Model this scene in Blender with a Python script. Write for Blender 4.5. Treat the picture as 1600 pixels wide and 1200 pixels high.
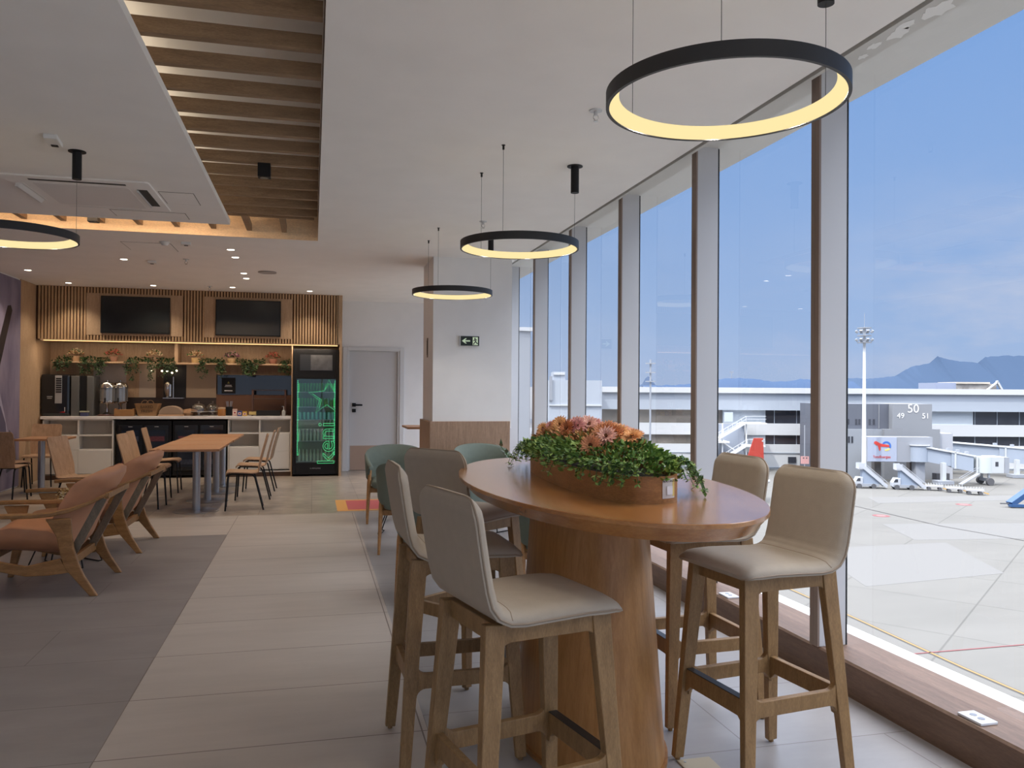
import bpy, bmesh, math, random
from math import sin, cos, pi, radians, sqrt, atan2, hypot
from mathutils import Vector, Matrix, Euler
random.seed(7)
S = bpy.context.scene
C = S.collection
for o in list(bpy.data.objects): bpy.data.objects.remove(o, do_unlink=True)

# ------------------------------------------------------------------ camera, sky, sun, exposure
EYE = 1.45
YAW, PIT, ROL, FPX = 0.2423, 0.00877, -0.00697, 1260.0
Fv = Vector((sin(YAW)*cos(PIT), cos(YAW)*cos(PIT), sin(PIT)))
Rv = Vector((cos(YAW), -sin(YAW), 0)); Uv = Rv.cross(Fv)
R2 = Rv*cos(ROL) - Uv*sin(ROL); U2 = Rv*sin(ROL) + Uv*cos(ROL)
cam = bpy.data.cameras.new('camera'); camo = bpy.data.objects.new('camera', cam); C.objects.link(camo)
M = Matrix((R2, U2, -Fv)).transposed().to_4x4(); M.translation = Vector((0, 0, EYE))
camo.matrix_world = M
cam.sensor_width = 36; cam.sensor_fit = 'HORIZONTAL'; cam.lens = FPX/1600*36
cam.clip_start = .05; cam.clip_end = 9000
S.camera = camo
S.view_settings.view_transform = 'Standard'; S.view_settings.look = 'None'
S.view_settings.exposure = 1.20; S.view_settings.gamma = 1; S.view_settings.use_curve_mapping = False

W = bpy.data.worlds.new('sky'); S.world = W; W.use_nodes = True
nt = W.node_tree; N = nt.nodes; K = nt.links; N.clear()
tc = N.new('ShaderNodeTexCoord'); sx = N.new('ShaderNodeSeparateXYZ'); K.new(tc.outputs['Generated'], sx.inputs[0])
rp = N.new('ShaderNodeValToRGB'); K.new(sx.outputs['Z'], rp.inputs[0])
cr = rp.color_ramp; cr.elements[0].position = 0.0; cr.elements[0].color = (.182, .230, .328, 1)
cr.elements[1].position = 1.0; cr.elements[1].color = (3.7, 3.8, 4.1, 1)
for p_, c_ in ((.06, (.158, .22, .335)), (.2, (.122, .193, .33)), (.42, (.088, .165, .322)), (.56, (1.85, 1.95, 2.15))):
    e = cr.elements.new(p_); e.color = (*c_, 1)
mp = N.new('ShaderNodeMapping'); mp.inputs['Scale'].default_value = (1, 1, 3.2); K.new(tc.outputs['Generated'], mp.inputs[0])
nz = N.new('ShaderNodeTexNoise'); nz.inputs['Scale'].default_value = 3.2; nz.inputs['Detail'].default_value = 9; nz.inputs['Roughness'].default_value = .62
K.new(mp.outputs[0], nz.inputs[0])
cr2 = N.new('ShaderNodeValToRGB'); K.new(nz.outputs['Fac'], cr2.inputs[0]); cr2.color_ramp.elements[0].position = .47; cr2.color_ramp.elements[1].position = .70
lz = N.new('ShaderNodeMapRange'); K.new(sx.outputs['Z'], lz.inputs[0]); lz.inputs[1].default_value = .26; lz.inputs[2].default_value = .1; lz.inputs[3].default_value = 0; lz.inputs[4].default_value = .9
lx = N.new('ShaderNodeMapRange'); K.new(sx.outputs['X'], lx.inputs[0]); lx.inputs[1].default_value = .5; lx.inputs[2].default_value = .8; lx.inputs[3].default_value = .1; lx.inputs[4].default_value = 1
m1 = N.new('ShaderNodeMath'); m1.operation = 'MULTIPLY'; K.new(cr2.outputs[0], m1.inputs[0]); K.new(lz.outputs[0], m1.inputs[1])
m2 = N.new('ShaderNodeMath'); m2.operation = 'MULTIPLY'; K.new(m1.outputs[0], m2.inputs[0]); K.new(lx.outputs[0], m2.inputs[1])
mx = N.new('ShaderNodeMixRGB'); K.new(m2.outputs[0], mx.inputs[0]); K.new(rp.outputs[0], mx.inputs[1]); mx.inputs[2].default_value = (.30, .30, .335, 1)
bg = N.new('ShaderNodeBackground'); K.new(mx.outputs[0], bg.inputs[0]); bg.inputs[1].default_value = 1.0
wo = N.new('ShaderNodeOutputWorld'); K.new(bg.outputs[0], wo.inputs[0])

def ext_dir(x, d, z):
    return Vector((cos(YAW)*x + sin(YAW)*d, -sin(YAW)*x + cos(YAW)*d, z))
sl = bpy.data.lights.new('sun', 'SUN'); sl.energy = 1.7; sl.angle = .01; sl.color = (1, .95, .87)
so = bpy.data.objects.new('sun', sl); C.objects.link(so)
so.rotation_euler = ext_dir(.42, .34, -.84).to_track_quat('-Z', 'Y').to_euler()

# ------------------------------------------------------------------ materials
def srgb(r, g, b):
    f = lambda c: (c/255/12.92) if c/255 <= .04045 else ((c/255+.055)/1.055)**2.4
    return (f(r), f(g), f(b), 1)
def newmat(name):
    m = bpy.data.materials.new(name); m.use_nodes = True
    return m, m.node_tree.nodes, m.node_tree.links, m.node_tree.nodes['Principled BSDF']
def mat(name, col, rough=.5, metal=0, emit=None, es=1, var=0, vs=8, bump=0, bs=60, coat=0, spec=.5, alpha=None):
    m, N, K, b = newmat(name)
    col = tuple(col)[:3] + (1,)
    b.inputs['Base Color'].default_value = col; b.inputs['Roughness'].default_value = rough; b.inputs['Metallic'].default_value = metal
    b.inputs['Coat Weight'].default_value = coat; b.inputs['Specular IOR Level'].default_value = spec
    if emit:
        b.inputs['Emission Color'].default_value = tuple(emit)[:3] + (1,); b.inputs['Emission Strength'].default_value = es
    t = N.new('ShaderNodeTexCoord')
    if var:
        n = N.new('ShaderNodeTexNoise'); n.inputs['Scale'].default_value = vs; n.inputs['Detail'].default_value = 6; K.new(t.outputs['Object'], n.inputs[0])
        r = N.new('ShaderNodeMapRange'); K.new(n.outputs['Fac'], r.inputs[0]); r.inputs[1].default_value = .3; r.inputs[2].default_value = .7
        r.inputs[3].default_value = 1-var; r.inputs[4].default_value = 1+var
        mm = N.new('ShaderNodeMixRGB'); mm.blend_type = 'MULTIPLY'; mm.inputs[0].default_value = 1; mm.inputs[1].default_value = col; K.new(r.outputs[0], mm.inputs[2])
        K.new(mm.outputs[0], b.inputs['Base Color'])
    if bump:
        n = N.new('ShaderNodeTexNoise'); n.inputs['Scale'].default_value = bs; n.inputs['Detail'].default_value = 4; K.new(t.outputs['Object'], n.inputs[0])
        bp = N.new('ShaderNodeBump'); bp.inputs['Strength'].default_value = bump; bp.inputs['Distance'].default_value = .002; K.new(n.outputs['Fac'], bp.inputs['Height']); K.new(bp.outputs[0], b.inputs['Normal'])
    return m
def wood(name, c1, c2, rough=.45, scale=(1, 1, 1), ns=6, coat=0, fine=.18):
    m, N, K, b = newmat(name)
    t = N.new('ShaderNodeTexCoord'); mp = N.new('ShaderNodeMapping'); mp.inputs['Scale'].default_value = scale; K.new(t.outputs['Object'], mp.inputs[0])
    n = N.new('ShaderNodeTexNoise'); n.inputs['Scale'].default_value = ns; n.inputs['Detail'].default_value = 7; n.inputs['Roughness'].default_value = .6; n.inputs['Distortion'].default_value = .4; K.new(mp.outputs[0], n.inputs[0])
    r = N.new('ShaderNodeValToRGB'); K.new(n.outputs['Fac'], r.inputs[0]); r.color_ramp.elements[0].position = .33; r.color_ramp.elements[1].position = .68
    r.color_ramp.elements[0].color = c1; r.color_ramp.elements[1].color = c2
    n2 = N.new('ShaderNodeTexNoise'); n2.inputs['Scale'].default_value = ns*9; n2.inputs['Detail'].default_value = 4; K.new(mp.outputs[0], n2.inputs[0])
    rr = N.new('ShaderNodeMapRange'); K.new(n2.outputs['Fac'], rr.inputs[0]); rr.inputs[1].default_value = .3; rr.inputs[2].default_value = .7; rr.inputs[3].default_value = 1-fine; rr.inputs[4].default_value = 1+fine
    mm = N.new('ShaderNodeMixRGB'); mm.blend_type = 'MULTIPLY'; mm.inputs[0].default_value = 1; K.new(r.outputs[0], mm.inputs[1]); K.new(rr.outputs[0], mm.inputs[2])
    K.new(mm.outputs[0], b.inputs['Base Color']); b.inputs['Roughness'].default_value = rough; b.inputs['Coat Weight'].default_value = coat; b.inputs['Coat Roughness'].default_value = .2
    return m
def tiles(name, col, mortar, tw, th, rough=.4, off=.5, ox=0, oy=0, var=.06, vs=(2, 2, 2), msz=.003, contrast=.5, coat=0, rot=0, spec=.5):
    m, N, K, b = newmat(name)
    t = N.new('ShaderNodeTexCoord'); mp = N.new('ShaderNodeMapping'); mp.inputs['Location'].default_value = (-ox, -oy, 0); K.new(t.outputs['Object'], mp.inputs[0])
    mp.inputs['Rotation'].default_value = (0, 0, rot)
    br = N.new('ShaderNodeTexBrick'); K.new(mp.outputs[0], br.inputs[0]); br.offset = off; br.inputs['Scale'].default_value = 1
    br.inputs['Brick Width'].default_value = tw; br.inputs['Row Height'].default_value = th; br.inputs['Mortar Size'].default_value = msz; br.inputs['Mortar Smooth'].default_value = .1
    c = Vector(col[:3]); br.inputs['Color1'].default_value = (*(c*(1-var)), 1); br.inputs['Color2'].default_value = (*(c*(1+var)), 1); br.inputs['Mortar'].default_value = tuple(mortar)[:3]+(1,)
    mp2 = N.new('ShaderNodeMapping'); mp2.inputs['Scale'].default_value = vs; K.new(t.outputs['Object'], mp2.inputs[0])
    n = N.new('ShaderNodeTexNoise'); n.inputs['Scale'].default_value = 1; n.inputs['Detail'].default_value = 8; n.inputs['Roughness'].default_value = .65; K.new(mp2.outputs[0], n.inputs[0])
    rr = N.new('ShaderNodeMapRange'); K.new(n.outputs['Fac'], rr.inputs[0]); rr.inputs[1].default_value = .25; rr.inputs[2].default_value = .75; rr.inputs[3].default_value = 1-contrast; rr.inputs[4].default_value = 1+contrast
    mm = N.new('ShaderNodeMixRGB'); mm.blend_type = 'MULTIPLY'; mm.inputs[0].default_value = 1; K.new(br.outputs['Color'], mm.inputs[1]); K.new(rr.outputs[0], mm.inputs[2])
    K.new(mm.outputs[0], b.inputs['Base Color']); b.inputs['Roughness'].default_value = rough; b.inputs['Specular IOR Level'].default_value = spec
    return m
def emis(name, col, s):
    m = bpy.data.materials.new(name); m.use_nodes = True; N = m.node_tree.nodes; K = m.node_tree.links; N.clear()
    e = N.new('ShaderNodeEmission'); e.inputs[0].default_value = tuple(col)[:3]+(1,); e.inputs[1].default_value = s
    o = N.new('ShaderNodeOutputMaterial'); K.new(e.outputs[0], o.inputs[0]); return m
def glass(name, tint=(.97, .985, 1), f0=.05, rough=0.0):
    m = bpy.data.materials.new(name); m.use_nodes = True; N = m.node_tree.nodes; K = m.node_tree.links; N.clear()
    t = N.new('ShaderNodeBsdfTransparent'); t.inputs[0].default_value = (*tint, 1)
    g = N.new('ShaderNodeBsdfGlossy'); g.inputs['Roughness'].default_value = rough; g.inputs[0].default_value = (1, 1, 1, 1)
    ge = N.new('ShaderNodeNewGeometry'); dp = N.new('ShaderNodeVectorMath'); dp.operation = 'DOT_PRODUCT'; K.new(ge.outputs['Incoming'], dp.inputs[0]); K.new(ge.outputs['Normal'], dp.inputs[1])
    def mt(op, a, b_=None):
        q = N.new('ShaderNodeMath'); q.operation = op
        for i_, v_ in enumerate((a, b_)):
            if v_ is None: continue
            if isinstance(v_, (int, float)): q.inputs[i_].default_value = v_
            else: K.new(v_, q.inputs[i_])
        return q.outputs[0]
    pw = mt('POWER', mt('SUBTRACT', 1.0, mt('ABSOLUTE', dp.outputs['Value'])), 5.0)
    mu = N.new('ShaderNodeMath'); mu.operation = 'ADD'; mu.inputs[1].default_value = f0; K.new(mt('MULTIPLY', pw, 1-f0), mu.inputs[0]); mu.use_clamp = True
    x = N.new('ShaderNodeMixShader'); K.new(mu.outputs[0], x.inputs[0]); K.new(t.outputs[0], x.inputs[1]); K.new(g.outputs[0], x.inputs[2])
    o = N.new('ShaderNodeOutputMaterial'); K.new(x.outputs[0], o.inputs[0]); return m

m_ceil = mat('ceiling_paint', (.90, .88, .85), .9, var=.02, vs=3)
m_white = mat('white_wall_paint', (.84, .83, .82), .8, var=.02, vs=4)
m_whitetrim = mat('white_trim', (.82, .82, .82), .5)
m_slat = wood('slat_wood', srgb(132, 106, 80), srgb(156, 128, 98), .6, (2, 14, 14), 3)
m_recess = wood('recess_wood', srgb(226, 198, 160), srgb(238, 212, 176), .6, (2, 14, 14), 3)
m_plen = mat('plenum_paint', (.85, .80, .72), .9)
m_panel = wood('panel_wood', srgb(172, 142, 110), srgb(190, 160, 128), .6, (12, 12, 1.2), 4)
m_rib = wood('rib_wood', srgb(176, 142, 104), srgb(198, 164, 124), .6, (14, 14, 1.5), 3)
m_ribback = mat('rib_backing', srgb(78, 50, 32), .8)
m_colwood = wood('column_wood', srgb(150, 122, 100), srgb(176, 146, 122), .55, (24, 24, 1.5), 3)
m_sill = wood('sill_wood', srgb(100, 76, 60), srgb(120, 94, 76), .5, (14, 1.2, 14), 3)
m_mull = mat('mullion_paint', (.54, .54, .555), .55, bump=.1)
m_bronze = mat('bronze_frame', srgb(132, 114, 102), .5, .0)
m_glass = glass('window_glass', f0=.03)
m_black = mat('black_metal', (.013, .013, .014), .5, spec=.25)
m_blackg = mat('black_gloss', (.012, .013, .015), .12)
m_ringblk = mat('ring_black', (.022, .021, .021), .5)
m_ringled = emis('ring_diffuser', (1.0, .80, .40), .455)
m_cable = mat('steel_cable', (.12, .12, .12), .5, .6)
m_steel = mat('brushed_steel', (.42, .44, .47), .32, .9)
m_chrome = mat('chrome', (.50, .49, .47), .18, 1)
m_strip = tiles('light_floor_tile', (.46, .405, .36), (.17, .13, .11), 1.281, .629, .42, 0, -.815, 3.438-.629*6, .03, (1.2, 6, 1), .0035, .1)
m_grey = tiles('grey_floor_tile', (.26, .235, .225), (.16, .14, .13), 1.26, .629, .4, .5, -.815, 3.438-.629*6, .03, (1.5, 4, 1), .003, .14)
m_greyr = tiles('window_side_floor_tile', (.30, .285, .285), (.17, .15, .14), 1.26, .629, .33, .5, .49, 3.60-.629*6, .03, (1.5, 4, 1), .003, .12)
m_stone = tiles('brown_stone_tile', (.36, .30, .245), (.2, .16, .13), .6, .6, .3, 0, 0, .1, .08, (4, 9, 1), .004, .42)
m_oakleg = wood('stool_oak', srgb(132, 100, 62), srgb(156, 122, 80), .5, (10, 10, 2), 4)
m_table = wood('table_oak', srgb(160, 104, 52), srgb(184, 128, 74), .2, (3.5, 1.0, 9), 3, coat=.5, fine=.1)
m_tedge = wood('table_edge_oak', srgb(148, 100, 52), srgb(172, 122, 70), .4, (3, 3, 12), 3)
m_ped = wood('pedestal_oak', srgb(162, 112, 60), srgb(184, 134, 80), .38, (14, 14, 1.0), 3, fine=.08)
m_fab = mat('beige_leatherette', srgb(172, 159, 142), .62, var=.03, vs=25, bump=.25, bs=220)
m_pipe = mat('brown_piping', srgb(150, 132, 112), .6)
m_green = mat('green_fabric', srgb(104, 114, 104), .75, var=.05, vs=20, bump=.3, bs=200)
m_ply = wood('plywood', srgb(160, 126, 96), srgb(184, 150, 120), .45, (9, 9, 1.4), 4)
m_lwood = wood('lounge_wood', srgb(142, 100, 56), srgb(170, 124, 74), .42, (2, 10, 10), 3)
m_leather = mat('tan_leather', srgb(200, 142, 104), .5, var=.08, vs=9, bump=.25, bs=60)
m_dtop = wood('dining_table_wood', srgb(158, 112, 76), srgb(182, 134, 96), .4, (1.4, 10, 10), 3)
m_greywood = wood('grey_strut_wood', srgb(112, 98, 80), srgb(134, 118, 98), .5, (8, 8, 2), 3)
m_marble = mat('white_marble', (.80, .77, .74), .25, var=.14, vs=5)
m_cab = mat('white_cabinet', (.70, .67, .62), .6)
m_cabin = mat('cabinet_inner', (.60, .55, .48), .8)
m_soil = mat('soil', (.03, .02, .015), .9)

# ------------------------------------------------------------------ mesh helpers
class MB:
    def __init__(s): s.v = []; s.f = []; s.m = []
    def add(s, vs, fs, mi=0, T=None):
        o = len(s.v)
        for q in vs:
            q = Vector(q)
            s.v.append(T @ q if T else q)
        for f in fs: s.f.append([i+o for i in f]); s.m.append(mi)
        return s
    def box(s, x0, x1, y0, y1, z0, z1, mi=0, T=None):
        vs = [(x, y, z) for z in (z0, z1) for y in (y0, y1) for x in (x0, x1)]
        return s.add(vs, [(0, 2, 3, 1), (4, 5, 7, 6), (0, 1, 5, 4), (2, 6, 7, 3), (0, 4, 6, 2), (1, 3, 7, 5)], mi, T)
    def loft(s, rings, mi=0, cap=True, closed=True, T=None):
        n = len(rings[0]); vs = [q for r in rings for q in r]; fs = []
        for k in range(len(rings)-1):
            for i in range(n if closed else n-1):
                j = (i+1) % n; fs.append((k*n+i, k*n+j, (k+1)*n+j, (k+1)*n+i))
        if cap: fs.append(tuple(reversed(range(n)))); fs.append(tuple((len(rings)-1)*n+i for i in range(n)))
        return s.add(vs, fs, mi, T)
    def lathe(s, prof, seg=24, mi=0, T=None, cap=True, c=(0, 0, 0)):
        rings = [[(c[0]+r*cos(2*pi*i/seg), c[1]+r*sin(2*pi*i/seg), c[2]+z) for i in range(seg)] for r, z in prof]
        return s.loft(rings, mi, cap, True, T)
    def cyl(s, x, y, z0, z1, r, seg=20, mi=0, T=None, r2=None):
        return s.lathe([(r, z0), (r2 or r, z1)], seg, mi, T, c=(x, y, 0))
    def tube(s, pts, r, seg=8, mi=0, T=None, closed=False):
        pts = [Vector(q) for q in pts]; n = len(pts); rings = []
        up = None
        for i in range(n):
            a = pts[(i-1) % n] if (closed or i > 0) else pts[i]; b = pts[(i+1) % n] if (closed or i < n-1) else pts[i]
            d = (b-a).normalized()
            if up is None:
                up = Vector((0, 0, 1)) if abs(d.z) < .9 else Vector((1, 0, 0))
            sd = d.cross(up)
            if sd.length < 1e-5: sd = d.cross(Vector((0, 1, 0)))
            sd.normalize(); up = sd.cross(d).normalized()
            rr = r[i] if isinstance(r, (list, tuple)) else r
            rings.append([pts[i] + (sd*cos(2*pi*k/seg) + up*sin(2*pi*k/seg))*rr for k in range(seg)])
        if closed: rings.append(rings[0])
        return s.loft(rings, mi, not closed, True, T)
    def prism(s, poly, t0, t1, axis='y', mi=0, T=None):
        # poly in 2D; extruded along axis
        def P(a, b, t): return {'y': (a, t, b), 'x': (t, a, b), 'z': (a, b, t)}[axis]
        n = len(poly); vs = [P(a, b, t0) for a, b in poly] + [P(a, b, t1) for a, b in poly]
        fs = [tuple(range(n)), tuple(reversed(range(n, 2*n)))] + [(i, (i+1) % n, n+(i+1) % n, n+i) for i in range(n)]
        return s.add(vs, fs, mi, T)
    def bar(s, a, b, w, h, w2=None, h2=None, up=(0, 0, 1), mi=0, T=None):
        a = Vector(a); b = Vector(b); d = (b-a).normalized(); u = Vector(up); sd = d.cross(u)
        if sd.length < 1e-4: sd = Vector((1, 0, 0))
        sd.normalize(); u = sd.cross(d); w2 = w2 or w; h2 = h2 or h
        R = lambda p, w, h: [p+sd*x*w/2+u*y*h/2 for x, y in ((-1, -1), (1, -1), (1, 1), (-1, 1))]
        return s.loft([R(a, w, h), R(b, w2, h2)], mi, T=T)
    def obj(s, name, mats, parent=None, bevel=0, smooth=False, loc=None, sub=0, ang=40, bseg=2):
        me = bpy.data.meshes.new(name); me.from_pydata([tuple(q) for q in s.v], [], s.f)
        if not isinstance(mats, (list, tuple)): mats = [mats]
        for m in mats: me.materials.append(m)
        for p, mi in zip(me.polygons, s.m): p.material_index = mi
        bm = bmesh.new(); bm.from_mesh(me); bmesh.ops.recalc_face_normals(bm, faces=bm.faces); bm.to_mesh(me); bm.free()
        me.update(); o = bpy.data.objects.new(name, me); C.objects.link(o)
        if parent: o.parent = parent
        if loc: o.location = loc
        if smooth:
            for p in me.polygons: p.use_smooth = True
            try: me.set_sharp_from_angle(angle=radians(ang))
            except Exception: pass
        if bevel:
            b = o.modifiers.new('bevel', 'BEVEL'); b.width = bevel; b.segments = bseg; b.limit_method = 'ANGLE'; b.angle_limit = radians(35)
        if sub:
            b = o.modifiers.new('sub', 'SUBSURF'); b.levels = sub; b.render_levels = sub
        return o
def tag(o, label=None, cat=None, group=None, kind=None):
    if label: o['label'] = label
    if cat: o['category'] = cat
    if group: o['group'] = group
    if kind: o['kind'] = kind
    return o
def thing(name, label, cat, loc=(0, 0, 0), rz=0, group=None):
    o = bpy.data.objects.new(name, None); C.objects.link(o); o.empty_display_size = .1
    o.location = loc; o.rotation_euler = (0, 0, rz); return tag(o, label, cat, group)
def kids(o): return [c for c in bpy.data.objects if c.parent == o]
def dup(root, label, loc, rz, group=None):
    r = root.copy(); C.objects.link(r); r.location = loc; r.rotation_euler = (0, 0, rz); tag(r, label, None, group)
    for ch in kids(root):
        c = ch.copy(); C.objects.link(c); c.parent = r
        for g in kids(ch):
            d = g.copy(); C.objects.link(d); d.parent = c
    return r
def struct(o): o['kind'] = 'structure'; return o
def text_obj(name, txt, size, m, parent=None, loc=(0, 0, 0), rot=(0, 0, 0), ext=.001, fill=True, bev=0, align='CENTER', sx=1):
    cu = bpy.data.curves.new(name, 'FONT'); cu.body = txt; cu.size = size; cu.align_x = align; cu.align_y = 'CENTER'
    cu.extrude = ext
    if not fill: cu.fill_mode = 'NONE'; cu.extrude = 0
    cu.bevel_depth = bev; cu.bevel_resolution = 1; cu.resolution_u = 4
    t = bpy.data.objects.new(name, cu); C.objects.link(t)
    dg = bpy.context.evaluated_depsgraph_get(); me = bpy.data.meshes.new_from_object(t.evaluated_get(dg))
    bpy.data.objects.remove(t, do_unlink=True); me.materials.clear(); me.materials.append(m)
    for p in me.polygons: p.material_index = 0
    o = bpy.data.objects.new(name, me); C.objects.link(o); o.parent = parent; o.location = loc; o.rotation_euler = rot; o.scale = (sx, 1, 1); return o
def arc(cx, cy, r, a0, a1, n): return [(cx+r*cos(a0+(a1-a0)*i/n), cy+r*sin(a0+(a1-a0)*i/n)) for i in range(n+1)]
def rrect(x0, x1, y0, y1, r, n=5):
    return arc(x1-r, y0+r, r, -pi/2, 0, n)+arc(x1-r, y1-r, r, 0, pi/2, n)+arc(x0+r, y1-r, r, pi/2, pi, n)+arc(x0+r, y0+r, r, pi, 1.5*pi, n)

# ------------------------------------------------------------------ the room
CZ = 3.04
mb = MB()
def q(x0, x1, y0, y1, mi): mb.box(x0, x1, y0, y1, -.05, 0, mi)
q(-.815, .49, -3.2, 8.5, 0); q(-4.3, .49, 8.5, 9.74, 0)
q(-4.3, -.815, -3.2, 8.5, 1); q(.49, 2.8, -3.2, 9.74, 2)
q(-4.3, 2.8, 9.74, 15.4, 3)
struct(mb.obj('floor', [m_strip, m_grey, m_greyr, m_stone]))
# painted floor marking under where an extinguisher stands
t = thing('floor_marking', 'red rectangle with yellow border painted on the stone floor', 'floor marking', (0, 0, 0))
MB().box(.30, 1.5, 9.86, 10.85, 0, .002).obj('border', mat('marking_yellow', srgb(216, 158, 80), .5), t)
MB().box(.43, 1.5, 9.95, 10.76, .002, .003).obj('red_field', mat('marking_red', srgb(190, 84, 88), .5), t)

# ceiling slab with the recess, island panel, plenum
mb = MB()
def cq(x0, x1, y0, y1, z0=CZ, z1=CZ+.07): mb.box(x0, x1, y0, y1, z0, z1)
cq(.04, 2.39, -3.2, 15.4); cq(-4.3, .04, 8.86, 15.4); cq(-4.3, -4.03, -3.2, 8.86); cq(-4.03, .04, -3.2, -1.8)
struct(mb.obj('ceiling', m_ceil))
struct(MB().box(-3.2, -.79, -1, 8.22, CZ, CZ+.05).obj('ceiling_island', m_ceil)).name = 'ceiling_island'
struct(MB().box(-4.2, .3, -2, 9.0, 3.36, 3.38).obj('ceiling_plenum', m_plen))
mb = MB(); mb.box(-4.03, .04, 8.86, 8.90, CZ+.07, 3.36)
mb.box(-4.03, .04, 8.85, 8.861, CZ, 3.36)
struct(mb.obj('trim_1', m_recess)); struct(MB().box(.04, .08, -1.8, 8.86, CZ+.07, 3.36).box(-4.07, -4.03, -1.8, 8.86, CZ+.07, 3.36).obj('trim_2', m_ribback))
struct(MB().box(-4.6, 3.0, -3.3, 15.6, 3.4, 3.6).obj('roof', m_ceil))
# window head
mb = MB(); mb.box(2.395, 2.43, -3.2, 15.4, CZ+.03, 3.2)
struct(mb.obj('trim_18', mat('head_gap', (.12, .11, .1), .8)))
mb = MB(); mb.box(2.43, 2.455, -3.2, 15.4, CZ+.005, 3.2).box(2.455, 2.95, -3.2, 15.4, 3.105, 3.42)
hp = struct(mb.obj('trim_3', mat('head_paint', (.60, .59, .56), .7)))
rs_ = random.Random(5); b = MB()
for (px_, py_, r_) in ((2.58, 3.30, .04), (2.60, 3.16, .06), (2.57, 3.08, .05), (2.60, 2.92, .08), (2.60, 5.2, .03), (2.61, 3.42, .03), (2.60, 7.9, .04)):
    n_ = 14; ph_ = rs_.uniform(0, 6)
    b.prism([(px_+r_*.6*cos(2*pi*i/n_)*(1+.25*sin(3*i+ph_)), py_+r_*sin(2*pi*i/n_)*(1+.3*cos(2*i+ph_))) for i in range(n_)], 3.1035, 3.1052, 'z')
tag(b.obj('plaster_patches', mat('plaster_white', (.85, .85, .83), .8), hp), kind='stuff')
# walls
rw = struct(MB().box(-4.45, 2.9, -3.3, -3.2, -2.5, .16).box(-4.45, 2.9, -3.3, -3.2, 3.0, 3.4).obj('wall_rear', m_white))
for k in range(7):  # posts of the unseen rear glazing, added for light
    x_ = -4.18+k*1.13
    struct(MB().box(x_-.03, x_+.03, -3.30, -3.2, .16, 3.0).obj('trim_%d' % (40+k), m_mull))
struct(MB().add([(-4.18, -3.26, .16), (2.66, -3.26, .16), (2.66, -3.26, 3.0), (-4.18, -3.26, 3.0)], [(0, 1, 2, 3)]).obj('window_20', m_glass))  # unseen glazing added behind the camera to light surfaces facing it
struct(MB().box(-4.45, -4.18, -3.2, 15.4, 0, 3.4).obj('wall_left', m_white))
mb = MB(); Yb = 14.7
mb.box(.45, .63, Yb, Yb+.2, 0, CZ).box(1.50, 2.95, Yb, Yb+.2, 0, CZ).box(.63, 1.50, Yb, Yb+.2, 2.15, CZ)
struct(mb.obj('wall_back', m_white)); struct(MB().box(-4.3, .47, 14.72, 14.9, 0, CZ).obj('wall_niche', m_panel))
struct(MB().box(-4.6, 3.0, 15.4, 15.6, -.1, 3.4).obj('wall_far', m_white))
# door
d = tag(MB().box(.64, 1.49, Yb+.05, Yb+.09, .01, 2.145).obj('door_1', mat('door_paint', (.60, .595, .60), .6)), kind='structure')
MB().box(.66, 1.47, Yb+.045, Yb+.05, .012, .45).obj('kick_plate', mat('kick_plate', srgb(176, 150, 132), .6), d)
mb = MB(); mb.box(.52, .60, Yb-.03, Yb+.02, 0, 2.22).box(1.53, 1.61, Yb-.03, Yb+.02, 0, 2.22).box(.60, 1.53, Yb-.03, Yb+.02, 2.16, 2.22)
mb.box(.601, .635, Yb-.01, Yb+.06, 0, 2.148).box(1.495, 1.529, Yb-.01, Yb+.06, 0, 2.148).box(.601, 1.529, Yb-.01, Yb+.06, 2.1485, 2.159)
mb.obj('door_frame', mat('frame_paint', (.68, .68, .68), .5), d, bevel=.004)
h = MB().box(.69, .755, Yb+.03, Yb+.05, 1.15, 1.215).box(.69, .755, Yb+.03, Yb+.05, 1.05, 1.11).bar((.72, Yb+.015, 1.18), (.72, Yb+.04, 1.18), .02, .02).box(.71, .87, Yb-.0, Yb+.018, 1.165, 1.195)
h.obj('door_handle', m_black, d, bevel=.003)
# left wall wood return
struct(MB().box(-4.18, -4.165, 13.2, 14.7, 0, CZ).obj('trim_4', m_panel))
# column
cx0, cx1, cy0, cy1 = 1.38, 2.34, 9.50, 10.36
struct(MB().box(cx0, cx1, cy0, cy1, 1.0, CZ).obj('column', m_white))
struct(MB().box(cx0-.035, cx1-.02, cy0-.03, cy1+.03, 0, 1.085).obj('column_cladding', m_colwood, bevel=.004))
# sill
mb = MB().prism([(2.50, 0), (2.50, .155), (2.51, .165), (2.80, .165), (2.80, 0)], -3.2, 15.4)
struct(mb.obj('window_sill', m_sill))
struct(MB().box(2.66, 3.0, -3.3, 15.6, -2.5, .12).obj('wall_right', m_white))
# mullions and panes
for k in range(-5, 9):
    y = 3.60 + 1.358*k
    if y > 15: break
    mu = MB().box(2.502, 2.655, y, y+.07, .165, 3.11)
    mu = struct(mu.obj('trim_%d' % (20+k), m_mull, bevel=.003))
    MB().box(2.492, 2.503, y+.0, y+.036, .165, 3.11).box(2.494, 2.503, y+.040, y+.07, .165, 3.11).obj('inner_cap', m_bronze, mu)
    MB().box(2.6555, 2.664, y-.0, y+.07, .166, 3.10).obj('outer_frame', m_black, mu)
n = 1
for k in range(-5, 9):
    y = 3.60 + 1.358*k + .07; y2 = min(y+1.288, 15.4)
    w = struct(MB().add([(2.657, y-.01, .12), (2.657, y2+.01, .12), (2.657, y2+.01, 3.12), (2.657, y-.01, 3.12)], [(0, 1, 2, 3)]).obj('window_%d' % n, m_glass)); n += 1

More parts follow.
